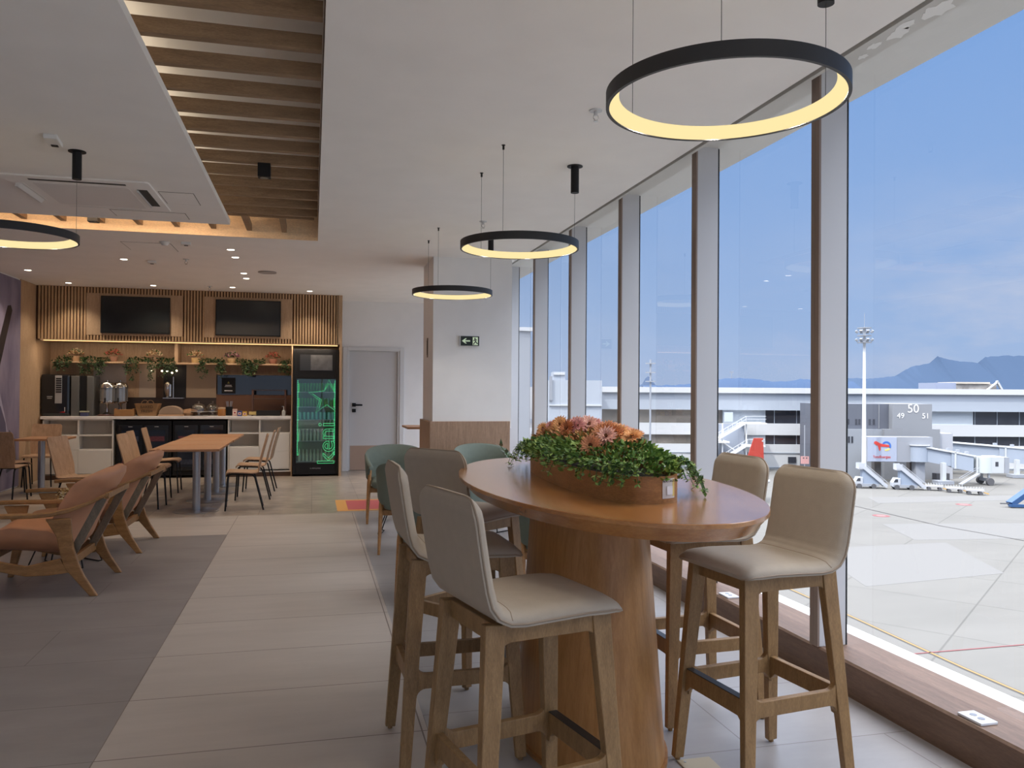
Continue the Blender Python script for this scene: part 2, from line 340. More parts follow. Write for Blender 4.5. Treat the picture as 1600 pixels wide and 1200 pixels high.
# ceiling slats
tm = thing('slat_ceiling', 'row of wooden slats across the recessed ceiling gap beside the white island', 'ceiling slats', (0, 0, 3.1))
yy = -1.3; n = 0
while yy < 8.15:
    MB().box(-.92, .03, yy, yy+.05, .01, .085).obj('slat', m_slat, tm); yy += .356
xx = -3.85
while xx < -.0:
    MB().box(xx, xx+.05, 8.12, 8.84, .01, .085).obj('slat', m_slat, tm); xx += .352
MB().box(-.98, -.93, -1.3, 8.1, .01, .085).box(-3.9, 0, 8.10, 8.12, .01, .085).obj('batten', m_slat, tm)
def cove(name, x, y, sx_, sy_, p, rot):
    l = bpy.data.lights.new(name, 'AREA'); l.shape = 'RECTANGLE'; l.size = sx_; l.size_y = sy_; l.energy = p; l.color = (1, .72, .42)
    o = bpy.data.objects.new(name, l); C.objects.link(o); o.location = (x, y, 3.12); o.rotation_euler = rot; return o
o = cove('cove_light', -2.0, 8.17, 2.3, .03, 6.5, (radians(110), 0, 0)); o.data.color = (1, .70, .45)
o = cove('cove_light', -.955, 3.5, 9.3, .03, 3, Euler((radians(180), 0, radians(90)))); o.location.z = 3.19; o.data.color = (1, .86, .68)
o = cove('cove_light', -3.08, 3.5, 9.0, .03, 12, Euler((radians(180), 0, radians(90)))); o.location.z = 3.19

# rings
def ring(x, y, z, label, pw=1.9):
    R = .41
    t = thing('ring_pendant', label, 'pendant lamp', (x, y, z), 0, 'black ring pendants with warm inner light')
    def an(ro, ri, z0, z1, seg=96, mi=0):
        b = MB(); rs = []
        for k in range(seg+1):
            a = 2*pi*k/seg; rs.append([(r_*cos(a), r_*sin(a), z_) for r_, z_ in ((ro, z0), (ro, z1), (ri, z1), (ri, z0))])
        return b.loft(rs, mi, False)
    an(R, R-.012, 0, .052).obj('housing', m_ringblk, t, smooth=True, ang=30)
    b = MB(); rs = []
    for k in range(97):
        a = 2*pi*k/96; rs.append([(r_*cos(a), r_*sin(a), z_) for r_, z_ in ((R-.012, .003), (R-.046, .046), (R-.016, .046))])
    b.loft(rs, 0, False).obj('diffuser', m_ringled, t, smooth=True, ang=30)
    dz = CZ - z
    for ang, can in ((0, 1), (radians(120), 0), (radians(240), 0)):
        px, py = (R-.01)*cos(ang), (R-.01)*sin(ang)
        MB().cyl(px, py, .05, dz-.01, .0013, 6).obj('cable', m_cable, t)
        if can: MB().cyl(px, py, dz-.006, dz, .055, 28).cyl(px, py, dz-.19, dz-.005, .029, 24).obj('canopy', m_black, t, smooth=True)
        else: MB().cyl(px, py, dz-.03, dz, .007, 10).cyl(px, py, dz-.003, dz, .013, 10).obj('ceiling_grip', m_black, t, smooth=True)
    bl = bpy.data.lights.new('ring_led', 'SPOT'); bl.energy = pw; bl.spot_size = pi; bl.spot_blend = 1; bl.shadow_soft_size = 0.0; bl.color = (1, .90, .78)
    for k in range(8):
        a = 2*pi*(k+.5)/8; o = bpy.data.objects.new('ring_led', bl); C.objects.link(o); o.parent = t; o.location = ((R-.04)*cos(a), (R-.04)*sin(a), .02)
    return t
ring(1.381, 2.537, 2.45, 'largest black ring pendant, nearest, hanging above the oval table by the window')
ring(1.383, 5.407, 2.43, 'middle black ring pendant of the three along the windows')
ring(1.380, 8.156, 2.425, 'farthest and smallest black ring pendant in front of the white column')
ring(-1.95, 5.95, 2.43, 'black ring pendant cut by the left frame edge below the air conditioner')

for x, y in ((1.38, -.33),): ring(x, y, 2.44, 'unseen black ring pendant added behind the camera for extra light')  # extra pendant out of view, added to light the foreground

# ceiling fittings
m_dl = emis('downlight_lens', (1, .86, .68), 5)
def downlight(x, y, p=9, label='small round recessed ceiling downlight'):
    t = thing('downlight', label, 'downlight', (x, y, CZ), 0, 'recessed downlights')
    MB().lathe([(.055, -.004), (.055, .0), (.04, .0), (.04, -.003)], 20, cap=False).obj('trim_ring', m_whitetrim, t)
    MB().cyl(0, 0, -.003, -.002, .04, 20).obj('lens', m_dl, t)
    l = bpy.data.lights.new('downlight_bulb', 'SPOT'); l.energy = p; l.spot_size = radians(110); l.spot_blend = .7; l.color = (1, .85, .68); l.shadow_soft_size = .03
    o = bpy.data.objects.new('downlight_bulb', l); C.objects.link(o); o.parent = t; o.location = (0, 0, -.02)
    return t
dls = [(-2.27, 10.77, 'downlight alone left of the ceiling hatch, over the dining tables'), (-3.75, 12.14, 'downlight nearest the left wall mural'), (-3.6, 13.44, 'leftmost downlight of the row in front of the slatted fascia'), (-2.4, 13.39, 'downlight in front of the left television'),
       (-.92, 9.68, 'nearer downlight of the pair just beyond the ceiling slats'), (-.92, 10.23, 'farther downlight of the pair just beyond the ceiling slats'), (-.93, 11.61, 'downlight left of the round ceiling speaker, nearer of two'), (-.94, 12.14, 'downlight left of the round ceiling speaker, farther of two'),
       (-1.23, 13.27, 'downlight in front of the right television'), (-.06, 13.41, 'rightmost downlight, above the green lit fridge')]
for x, y, l in dls: downlight(x, y, 18 if y < 13 else 13, l)
t = tag(MB().cyl(0, 0, -.008, 0, .12, 32).lathe([(.12, -.012), (.12, 0), (.105, 0), (.105, -.012)], 32, cap=False).obj('ceiling_speaker', mat('speaker_grille', (.45, .42, .4), .8, var=.2, vs=300), loc=(-.61, 11.39, CZ), smooth=True), 'flat round grey ceiling speaker right of the downlights', 'speaker')
m_det = mat('detector_plastic', (.75, .74, .72), .5)
def detector(x, y, label):
    t = thing('smoke_detector', label, 'smoke detector', (x, y, CZ))
    MB().lathe([(.05, 0), (.05, -.012), (.04, -.02), (.028, -.04), (.0, -.042)], 20).obj('body', m_det, t, smooth=True)
    MB().lathe([(.055, 0), (.055, -.006), (.05, -.006)], 20).obj('base', m_det, t)
detector(-1.57, 9.37, 'white domed smoke detector beside the ceiling hatch corner')
def sprinkler(x, y, label):
    t = thing('sprinkler', label, 'sprinkler', (x, y, CZ))
    MB().lathe([(.038, 0), (.036, -.006), (.012, -.008), (.010, -.03), (.0, -.03)], 16).obj('rosette', mat('sprinkler_white', (.6, .6, .6), .4, .3), t, smooth=True)
    MB().tube([(.012, 0, -.028), (.016, 0, -.045), (.0, 0, -.062)], .0025, 6).tube([(-.012, 0, -.028), (-.016, 0, -.045), (0, 0, -.062)], .0025, 6).cyl(0, 0, -.064, -.061, .014, 12).obj('deflector', m_chrome, t)
sprinkler(1.54, 4.3, 'chrome sprinkler head on ceiling left of the largest ring pendant')
sprinkler(1.54, 7.4, 'chrome sprinkler head on ceiling above the middle ring pendant')
sprinkler(-1.56, 13.21, 'sprinkler head near the fascia between the televisions')
sprinkler(-1.52, 10.55, 'sprinkler head beyond the ceiling hatch')
def emlight(x, y, label, sx_=.09, sy_=.26):
    t = thing('motion_sensor', label, 'sensor', (x, y, CZ), radians(6))
    MB().box(-sx_/2, sx_/2, -sy_/2, sy_/2, -.03, 0).obj('housing', m_det, t, bevel=.006)
    MB().box(-.02, .02, sy_/2-.06, sy_/2-.02, -.034, -.029).obj('lens', m_black, t)
emlight(-1.62, 5.68, 'white oblong sensor box on the island ceiling above the black cylinder', .08, .2)
emlight(-1.35, 9.35, 'small white sensor box right of the smoke detector', .1, .1)
emlight(-1.96, 10.83, 'small tilted sensor box between two downlights', .1, .12)
for (x, y, z, label) in ((-.36, 6.20, 3.11, 'black cube spotlight hanging on the wooden slats'), (-2.04, 8.40, 3.13, 'black cube spotlight below the slats beyond the white island')):
    t = thing('cube_spotlight', label, 'spotlight', (x, y, z))
    MB().box(-.045, .045, -.045, .045, -.10, 0).obj('housing', m_black, t, bevel=.003)
    MB().cyl(0, 0, -.103, -.099, .03, 20).obj('lens', mat('dark_lens', (.2, .18, .15), .2), t)
# loose canopy cylinder belongs to the left ring; air conditioner cassette
t = thing('air_conditioner', 'white four-way cassette air conditioner set in the island ceiling', 'air conditioner', (-1.76, 7.2, CZ))
m_ac = mat('ac_plastic', (.70, .69, .68), .45)
mb = MB().prism(rrect(-.52, .52, -.52, .52, .03), -.014, 0, 'z'); mb.obj('panel', m_ceil, t, bevel=.004)
MB().prism(rrect(-.34, .34, -.33, .40, .02), -.019, -.014, 'z').obj('grille', mat('ac_grille', (.78, .76, .74), .6), t, bevel=.002)
for dx, dy, w, hh, op in ((0, -.425, .68, .035, 0), (0, .46, .58, .035, 1), (-.44, 0, .05, .58, 1), (.43, 0, .075, .58, 0)):
    v = MB().box(dx-w/2, dx+w/2, dy-hh/2, dy+hh/2, -.017, -.013).obj('air_slot', mat('slot_dark', (.05, .045, .04), .8) if not op else m_det, t)
MB().prism([(.385, -.016), (.40, -.014), (.405, -.036), (.395, -.036)], -.28, .28, 'y').obj('louvre', m_ac, t)
MB().prism([(-.47, -.016), (-.43, -.016), (-.455, -.044), (-.475, -.042)], -.28, .28, 'y').obj('louvre', m_ac, t)
m_gap = mat('hatch_shadow_gap', (.22, .2, .19), .9)
def hatch(x, y, w, h, label):
    t = thing('access_hatch', label, 'ceiling hatch', (x, y, CZ)); g = .006
    MB().box(-w/2, w/2, -h/2, h/2, -.003, 0).obj('panel', m_ceil, t)
    MB().box(-w/2-g, w/2+g, -h/2-g, -h/2, -.002, 0).box(-w/2-g, w/2+g, h/2, h/2+g, -.002, 0).box(-w/2-g, -w/2, -h/2, h/2, -.002, 0).box(w/2, w/2+g, -h/2, h/2, -.002, 0).obj('frame', m_gap, t)
hatch(-1.09, 7.2, .26, .42, 'small rectangular ceiling hatch right of the air conditioner')
hatch(-1.45, 7.93, .62, .26, 'rectangular ceiling hatch beyond the air conditioner')
hatch(-1.78, 9.74, .5, .52, 'square ceiling hatch beyond the warm lit slats')

# exit sign, thermostat slot on column
t = thing('exit_sign', 'dark green emergency exit sign with white arrow and running figure on the column', 'sign', (1.815, cy0-.001, 2.045))
MB().box(-.125, .115, -.03, 0, -.06, .06).obj('casing', mat('sign_case', (.5, .5, .5), .5), t, bevel=.003)
MB().box(-.108, .116, -.034, -.03, -.056, .056).obj('face', mat('sign_green', srgb(14, 30, 24), .4), t)
m_sw = mat('sign_white', srgb(205, 222, 190), .5, emit=srgb(205, 222, 190), es=.15)
MB().prism([(-.095, 0), (-.05, .032), (-.035, .03), (-.06, .008), (.005, .008), (.005, -.008), (-.06, -.008), (-.035, -.03), (-.05, -.032)], -.036, -.034).obj('arrow', m_sw, t)
fg = MB().box(.037, .1, -.036, -.034, -.048, .046).obj('door_pictogram', m_sw, t)
mk = mat('figure_green', srgb(14, 30, 24), .5)
f_ = MB().cyl(0, 0, 0, .001, .009, 12, T=Matrix.Translation((.064, -.0362, .030)) @ Matrix.Rotation(pi/2, 4, 'X'))
for a, b in (((.062, .02), (.074, -.008)), ((.062, .015), (.045, .002)), ((.064, .017), (.088, .012)), ((.074, -.008), (.055, -.022)), ((.055, -.022), (.046, -.044)), ((.074, -.008), (.088, -.028)), ((.088, -.028), (.1, -.03))):
    f_.bar((a[0], -.0368, a[1]), (b[0], -.0368, b[1]), .001, .011, up=(0, 1, 0)) if False else f_.bar((a[0], -.0368, a[1]), (b[0], -.0368, b[1]), .011, .001, up=(0, 1, 0))
f_.obj('running_figure', mk, t)
t = thing('wall_switch', 'narrow vertical dark slotted plate on the left face of the column', 'switch plate', (cx0, 9.95, 1.98))
MB().box(-.008, 0, -.03, .03, -.12, .12).obj('plate', mat('switch_plate', srgb(120, 104, 98), .5), t)
MB().box(-.011, -.008, -.015, .015, -.09, .09).obj('slot', m_black, t)

# mural on left wall
t = thing('wall_mural', 'grey purple photo mural of an aircraft propeller on the left wall', 'mural', (-4.178, 9.6, 0))
mm_, N_, K_, b_ = newmat('mural_print')
tc_ = N_.new('ShaderNodeTexCoord'); mp_ = N_.new('ShaderNodeMapping'); mp_.inputs['Scale'].default_value = (1, 1.2, .5); K_.new(tc_.outputs['Object'], mp_.inputs[0])
n_ = N_.new('ShaderNodeTexNoise'); n_.inputs['Scale'].default_value = 2.2; n_.inputs['Detail'].default_value = 8; K_.new(mp_.outputs[0], n_.inputs[0])
r_ = N_.new('ShaderNodeValToRGB'); K_.new(n_.outputs['Fac'], r_.inputs[0]); r_.color_ramp.elements[0].position = .35; r_.color_ramp.elements[0].color = srgb(112, 104, 128); r_.color_ramp.elements[1].position = .65; r_.color_ramp.elements[1].color = srgb(150, 140, 160)
K_.new(r_.outputs[0], b_.inputs['Base Color']); b_.inputs['Roughness'].default_value = .6
MB().box(0, .012, -4, 3.6, .02, CZ-.02).obj('print', mm_, t)
def mp2(poly, c, name, off=.0135): MB().prism(poly, .012, off, 'x').obj(name, mat('mural_'+name, c, .6), t)
mp2([(3.20, 2.62), (3.26, 2.55), (2.6, 1.35), (2.35, 1.4), (3.08, 2.60)], srgb(42, 34, 38), 'propeller_blade')
mp2([(2.0, 1.9), (2.6, 1.75), (3.05, 1.0), (3.3, .5), (2.0, .5)], srgb(176, 172, 192), 'nose_cone')
mp2([(2.5, 1.05), (2.85, 1.2), (3.05, .95), (3.2, .35), (2.6, .3), (2.4, .6)], srgb(96, 92, 116), 'engine_shadow', .0145)
mp2([(3.2, .85), (3.42, .7), (3.5, .3), (3.1, .25)], srgb(70, 72, 88), 'dark_cowl', .0150)
mp2([(2.9, .8), (3.1, .7), (3.25, .3), (3.0, .3)], srgb(190, 190, 208), 'highlight_strip', .0155)
# ------------------------------------------------------------------ oval bar table
TX, TY, TZ = 1.14, 3.26, 1.075
t = thing('oval_table', 'large oval oak bar table on a tapered pedestal, carrying the flower planter', 'table', (TX, TY, 0), radians(-1.5))
def ell(a, b, z, n=96): return [(a*cos(2*pi*i/n), b*sin(2*pi*i/n), z) for i in range(n)]
A, B = .525, 1.17
MB().loft([ell(A-.045, B-.045, TZ-.058), ell(A-.010, B-.010, TZ-.022), ell(A, B, TZ-.014), ell(A, B, TZ-.002), ell(A-.002, B-.002, TZ)]).obj('tabletop', m_table, t, smooth=True, ang=20)
rg = [ell(.29 + (.225-.29)*k/8, .50+(.37-.50)*k/8, (TZ-.058)*k/8, 64) for k in range(9)]
MB().loft(rg).obj('pedestal', m_ped, t, smooth=True, ang=60)
MB().loft([ell(.30, .51, 0, 64), ell(.30, .51, .02, 64)]).obj('base_plate', m_tedge, t, smooth=True, ang=40)

# ------------------------------------------------------------------ bar stools  (local x = front)
def stool_shell():
    # centre line of the shell profile (x, z), seat front -> seat rear -> up the back
    P = [(.235, .800), (.20, .812), (.10, .815), (0, .812), (-.10, .808), (-.145, .812), (-.178, .828), (-.200, .858), (-.212, .90), (-.225, .97), (-.238, 1.05), (-.244, 1.09), (-.248, 1.115), (-.251, 1.135), (-.2525, 1.147), (-.253, 1.155)]
    prof = []
    for i in range(len(P)-1):
        for k in range(3): u = k/3; prof.append((P[i][0]*(1-u)+P[i+1][0]*u, P[i][1]*(1-u)+P[i+1][1]*u))
    prof.append(P[-1])
    L = [0]
    for i in range(1, len(prof)): L.append(L[-1]+hypot(prof[i][0]-prof[i-1][0], prof[i][1]-prof[i-1][1]))
    tot = L[-1]; nw = 18; rings = []; edge = []; th = .030
    rc = .070
    for i, (x, z) in enumerate(prof):
        a = prof[max(i-1, 0)]; b = prof[min(i+1, len(prof)-1)]; dx, dz = b[0]-a[0], b[1]-a[1]; l = hypot(dx, dz); nx, nz = dz/l, -dx/l
        if nz < 0 and i < 9: nx, nz = -nx, -nz
        w = .215
        de = tot-L[i]; df = L[i]
        if de < rc: w = w - rc + sqrt(max(rc*rc-(rc-de)**2, 0))
        if df < .03: w = w-.03+sqrt(max(.03**2-(.03-df)**2, 0))
        t_ = th*(1 if df > .05 and de > .04 else max(.35, sqrt(min(1, min(df/.05, de/.04)))))
        ring = []
        for j in range(nw+1):
            s_ = -1+2*j/nw; e_ = (1-abs(s_)**5)**.5 if abs(s_) < 1 else 0
            ring.append((x+nx*t_*(e_*.9+.1), s_*w, z+nz*t_*(e_*.9+.1)))
        for j in range(nw, -1, -1):
            s_ = -1+2*j/nw; ring.append((x-nx*t_*.55, s_*w, z-nz*t_*.55))
        rings.append(ring)
        edge.append((x-nx*t_*.25, w+.001, z-nz*t_*.25))
    return rings, edge
def make_stool(label, loc, rz):
    t = thing('bar_stool', label, 'bar stool', loc, rz, 'beige bar stools around the oval table')
    rings, edge = stool_shell()
    MB().loft(rings).obj('seat_shell', m_fab, t, smooth=True, ang=60)
    pts = [Vector(p) for p in edge] + [Vector((p[0], -p[1], p[2])) for p in reversed(edge)]
    MB().tube(pts, .0035, 6).obj('piping', m_pipe, t, smooth=True)
    MB().tube([(rings[15][j][0], rings[15][j][1], rings[15][j][2]+.0) for j in range(0, 19)], .0018, 5).obj('seam', m_pipe, t)
    # frame: four legs
    top = {(-1): .165, 1: .165}; zt = .794
    for sx_ in (1, -1):
        for sy_ in (1, -1):
            a = Vector((sx_*.175, sy_*.155, zt)); b = Vector((sx_*.225 if sx_ > 0 else -.232, sy_*.215, 0.012))
            m_ = MB().bar(a, b, .036, .064, .028, .042, up=(sx_, 0, 0))
            m_.cyl(b.x, b.y, 0, .014, .011, 10)
            m_.obj('leg', m_oakleg, t, bevel=.007)
    # side rails with rounded corners (polygons in the xz plane) : apron + stretcher as one web outline per side
    for sy_ in (1, -1):
        y0 = sy_*.157-.013; y1 = sy_*.157+.013
        r = .035
        ap = [(-.175, zt), (.175, zt), (.178, zt-.075-r)] + [(.158-r*(1-cos(a)) if False else .158-r+r*cos(a), zt-.055-r+r*sin(a)) for a in [pi/2*k/5 for k in range(6)]] + \
             [(-.158+r-r*sin(a), zt-.055-r+r*cos(a)) for a in [pi/2*k/5 for k in range(6)]] + [(-.178, zt-.075-r)]
        MB().prism(ap, y0, y1).obj('apron', m_oakleg, t, bevel=.003)
        y = sy_*.187; zs = .335; xo = .200
        st = [(-xo, zs+.035+r)] + [(-xo+.018+r-r*cos(a), zs+.028+r-r*sin(a)) for a in [pi/2*k/5 for k in range(6)]] + [(xo-.018-r+r*sin(a), zs+.028+r-r*cos(a)) for a in [pi/2*k/5 for k in range(6)]] + \
             [(xo, zs+.035+r), (xo+.003, zs-.035-r)] + [(xo-.014-r+r*cos(a), zs-.028-r+r*sin(a)) for a in [pi/2*k/5 for k in range(6)]] + [(-xo+.014+r-r*sin(a), zs-.028-r+r*cos(a)) for a in [pi/2*k/5 for k in range(6)]] + [(-xo-.003, zs-.035-r)]
        MB().prism(st, y-.013, y+.013).obj('stretcher', m_oakleg, t, bevel=.003)
    for sx_ in (1, -1):
        MB().box(sx_*.168-.012, sx_*.168+.012, -.15, .15, zt-.055, zt).obj('apron', m_oakleg, t, bevel=.003)
        x = sx_*.203; r = .03
        poly = [(-.19, .37), (.19, .37), (.195, .27)] + [(.165-.02*k/4, .285+.02*k/4 if k else .27) for k in range(0, 5)] + [(-.145-.02*k/4, .305-.02*k/4) for k in range(5)] + [(-.195, .27)]
        s_ = MB().prism(poly, x-.013, x+.013, 'x').obj('stretcher', m_oakleg, t, bevel=.003)
        if sx_ > 0: MB().box(x-.015, x+.015, -.165, .165, .37, .373).obj('footrest', mat('black_footrest', (.015, .015, .015), .35), t)
    return t
st0 = make_stool('front left bar stool, its back turned to us, seat pushed towards the table', (.635, 2.41, 0), radians(13))
dup(st0, 'left bar stool seen edge-on behind the front left one, on the aisle side', (.575, 3.29, 0), radians(2))
dup(st0, 'far left bar stool turned diagonally, pale back nearest the green armchairs', (.80, 4.17, 0), radians(36))
dup(st0, 'front right bar stool, largest by the window, facing the table', (1.665, 2.765, 0), radians(188))
dup(st0, 'rear right bar stool behind the front right one, beside the window mullion', (1.715, 3.43, 0), radians(183))

# ------------------------------------------------------------------ planter with flowers on the table
t = thing('flower_planter', 'oval oak planter of orange flowers and green ferns standing on the oval table', 'planter', (1.14, 3.20, TZ), radians(-2))
PA, PB, PH = .185, .70, .092
def sgp(v, e): return (abs(v)**e)*(1 if v >= 0 else -1)
def ering(a, b, z, n=96): return [(a*sgp(cos(2*pi*i/n), .78), b*sgp(sin(2*pi*i/n), .78), z) for i in range(n)]
MB().loft([ering(PA, PB, 0), ering(PA, PB, PH), ering(PA-.01, PB-.01, PH), ering(PA-.01, PB-.01, PH-.03)], cap=True).obj('planter_box', m_tedge, t, smooth=True, ang=40)
MB().loft([ering(PA-.012, PB-.012, PH-.03), ering(PA-.012, PB-.012, PH-.025)]).obj('soil', m_soil, t)
rnd = random.Random(11)
def leafset(n, posf, size, aspect=2.2, bend=.2):
    b = MB()
    for i in range(n):
        p, d = posf(i); d = d.normalized(); s_ = size*rnd.uniform(.6, 1.3)
        sd = d.cross(Vector((rnd.uniform(-1, 1), rnd.uniform(-1, 1), rnd.uniform(-1, 1))))
        if sd.length < .01: continue
        sd.normalize(); nn = sd.cross(d)
        w = s_/aspect
        b.add([p, p+d*s_*.5+sd*w*.5+nn*s_*bend*.3, p+d*s_, p+d*s_*.5-sd*w*.5+nn*s_*bend*.3], [(0, 1, 2, 3)], rnd.choice((0, 0, 1, 2)) if True else 0)
    return b
mg = [mat('fern_green', srgb(104, 140, 66), .55), mat('fern_dark', srgb(68, 104, 52), .55), mat('fern_light', srgb(144, 172, 86), .55)]
def mound(i):
    while True:
        u, v = rnd.uniform(-1, 1), rnd.uniform(-1, 1)
        if u*u+v*v <= 1: break
    e = sqrt(1-min(1, u*u+v*v))
    p = Vector((u*.215, v*.72+(.03 if v > 0 else 0), PH-.01+e*.10+rnd.uniform(-.02, .02)))
    d = Vector((u*1.2+rnd.uniform(-.6, .6), v*1.0+rnd.uniform(-.6, .6), rnd.uniform(-.3, .9))); return p, d
b1 = leafset(6500, mound, .024, 1.9)
b1.obj('fern_mound', mg, t)
# trailing strands
bt = MB(); bl = MB()
for k in range(110):
    a = rnd.uniform(0, 2*pi)
    if k < 14: a = -pi/2+rnd.uniform(.5, 1.3)
    elif k < 46: a = pi*.5+rnd.uniform(-.2, 1.1)
    elif k < 80: a = rnd.uniform(-.9, 1.5)
    elif k < 96: a = pi+rnd.uniform(-.9, .9)
    else: a = -pi/2+rnd.uniform(-.6, -.3)
    x0, y0 = .18*sgp(cos(a), .78), .70*sgp(sin(a), .78); out = Vector((cos(a)*1.0, sin(a)*.7, 0)).normalized()
    Lr = rnd.uniform(.05, .16)*(.55 if 80 <= k or (cos(a) < -.3 and sin(a) < .6) else 1); pts = []
    ph = rnd.uniform(-.5, .5)
    for s_ in range(8):
        u = s_/7; pts.append(Vector((x0, y0, PH+.03)) + out*(Lr*u*.8+.015) + Vector((-out.y, out.x, 0))*ph*u*.08 + Vector((0, 0, .02*sin(u*pi)-.12*u*u*Lr/.16)))
    for p in pts: p.z = max(p.z, .006)
    bt.tube(pts, .0012, 4)
    for p in pts[1:]:
        for q_ in range(5):
            dd = Vector((rnd.uniform(-1, 1), rnd.uniform(-1, 1), rnd.uniform(-.6, .5))).normalized(); sd = dd.cross(Vector((0, 0, 1))).normalized()
            s_ = rnd.uniform(.012, .024); bl.add([p, p+dd*s_*.5+sd*s_*.3, p+dd*s_, p+dd*s_*.5-sd*s_*.3], [(0, 1, 2, 3)], rnd.choice((0, 1, 2)))
tag(bl.obj('trailing_leaves', mg, t), kind='stuff'); tag(bt.obj('stems', mg[1], t), kind='stuff')
# chrysanthemums
cols = [srgb(236, 178, 120), srgb(222, 156, 116), srgb(236, 186, 170), srgb(206, 130, 84), srgb(222, 160, 154)]
fm = [mat('petal_%d' % i, c, .6, var=.15, vs=60) for i, c in enumerate(cols)]
m_ctr = mat('flower_centre', srgb(92, 54, 24), .8)
def flower_mesh(i, R):
    b = MB()
    for ringn, (r, z, n, tilt) in enumerate(((R, 0, 18, .15), (R*.75, R*.12, 14, .5), (R*.45, R*.2, 10, .9))):
        for k in range(n):
            a = 2*pi*(k+.5*ringn)/n + rnd.uniform(-.08, .08); c_, s_ = cos(a), sin(a)
            w = r*.17; p0 = Vector((c_*r*.12, s_*r*.12, z*.5)); p2 = Vector((c_*r*cos(tilt), s_*r*cos(tilt), z+r*sin(tilt)*.8)); p1 = (p0+p2)/2+Vector((0, 0, r*.08)); sd = Vector((-s_, c_, 0))*w
            b.add([p0, p1+sd, p2, p1-sd], [(0, 1, 2, 3)], 0)
    b.lathe([(R*.14, R*.1), (R*.16, R*.25), (0, R*.32)], 10, 1)
    return b
fl = []
for i in range(5):
    o = flower_mesh(i, .044).obj('flower', [fm[i], m_ctr], t); fl.append(o)
spots = []
for k in range(34):
    v = rnd.uniform(-.92, .92); u = rnd.uniform(-.8, .8)
    e = sqrt(max(0, 1-.6*u*u-.8*v*v)); spots.append((u*.15-.01, v*.52+.07, PH+.055+e*.09, u, v))
for k, (x, y, z, u, v) in enumerate(spots):
    o = fl[k] if k < 5 else fl[k % 5].copy()
    if k >= 5: C.objects.link(o); o.parent = t
    o.location = (x, y, z); o.rotation_euler = (radians(-30*v-25+rnd.uniform(-15, 15)) if False else radians(rnd.uniform(5, 45)), radians(-40+40*u), rnd.uniform(0, 0.6)); s_ = rnd.uniform(.75, 1.15); o.scale = (s_,)*3
mr = [mat('sprig_rust', srgb(178, 118, 66), .6), mat('sprig_ochre', srgb(206, 150, 90), .6), mat('sprig_brown', srgb(140, 86, 58), .6)]
def sprg(i):
    u, v = rnd.uniform(-.9, .9), rnd.uniform(-1, 1); e = sqrt(max(0, 1-.5*u*u-.9*v*v))
    p = Vector((u*.14-.01, v*.56+.07, PH+.02+e*.10*rnd.uniform(.4, 1.15))); return p, Vector((u+rnd.uniform(-.5, .5), v*.6+rnd.uniform(-.5, .5), rnd.uniform(.1, 1)))
leafset(2400, sprg, .024, 2.0).obj('rust_sprigs', mr, t)
# sticker
m_st = mat('sticker_paper', srgb(212, 208, 204), .5)
stk = bpy.data.objects.new('sticker', None)
bpy.data.objects.remove(stk)
def on_ell(a, off=.002):   # point on planter side at angle a, outward normal
    x, y = (PA+off)*sgp(cos(a), .78), (PB+off)*sgp(sin(a), .78); nx, ny = sgp(cos(a), 1.22)/PA, sgp(sin(a), 1.22)/PB; l = hypot(nx, ny); return Vector((x, y, 0)), Vector((nx/l, ny/l, 0))
p0, n0 = on_ell(radians(-83))
b = MB(); aa = [radians(-97+k*20/8) for k in range(9)]
aa = [radians(-86 + k*15/8) for k in range(9)]
vs = [];
for a in aa:
    p, n_ = on_ell(a, .0015); vs.append((p.x, p.y, .018)); vs.append((p.x, p.y, .085))
b.add(vs, [(2*k, 2*k+2, 2*k+3, 2*k+1) for k in range(8)])
stk = b.obj('sticker', m_st, t)
stk['label'] = 'pale menu sticker on the planter end'
b = MB(); vs = []
for a in aa[6:]:
    p, n_ = on_ell(a, .002); vs.append((p.x, p.y, .024)); vs.append((p.x, p.y, .082))
b.add(vs, [(2*k, 2*k+2, 2*k+3, 2*k+1) for k in range(2)]).obj('yellow_band', mat('sticker_yellow', srgb(216, 196, 120), .5), stk)
p, n_ = on_ell(radians(-79), .004)
text_obj('menu_text', 'MENU DIGITAL', .0105, mat('ink', (.03, .03, .03), .6), stk, (p.x, p.y, .076), (pi/2, 0, atan2(n_.y, n_.x)+pi/2), .0003)
b = MB().box(-.014, .014, -.0006, 0, -.016, .012, T=Matrix.Translation((p.x, p.y, .047)) @ Matrix.Rotation(atan2(n_.y, n_.x)+pi/2, 4, 'Z')).obj('white_square', mat('code_blank', srgb(235, 235, 238), .5), stk)

# floor box, sill sockets
t = thing('floor_box', 'small square pale metal floor box beside the table pedestal', 'floor box', (1.47, 2.86, 0))
MB().box(-.07, .07, -.07, .07, 0, .006).obj('lid', mat('floor_box', srgb(178, 165, 140), .4, .2), t, bevel=.002)
MB().cyl(-.045, .045, .006, .008, .005, 10).obj('screw', m_steel, t)
for y, l in ((2.66, 'white socket plate on the sill at the bottom right corner'), (4.62, 'white socket plate on the sill seen between the right bar stools'), ):
    t = thing('socket_plate', l, 'power socket', (2.56, y, .165), 0, 'socket plates on the sill')
    MB().box(-.04, .04, -.06, .06, 0, .012).obj('plate', mat('socket_white', (.68, .70, .74), .4), t, bevel=.003)
    MB().cyl(0, -.02, .012, .0135, .014, 12).cyl(0, .02, .012, .0135, .014, 12).obj('outlet', mat('socket_hole', (.25, .27, .32), .5), t)
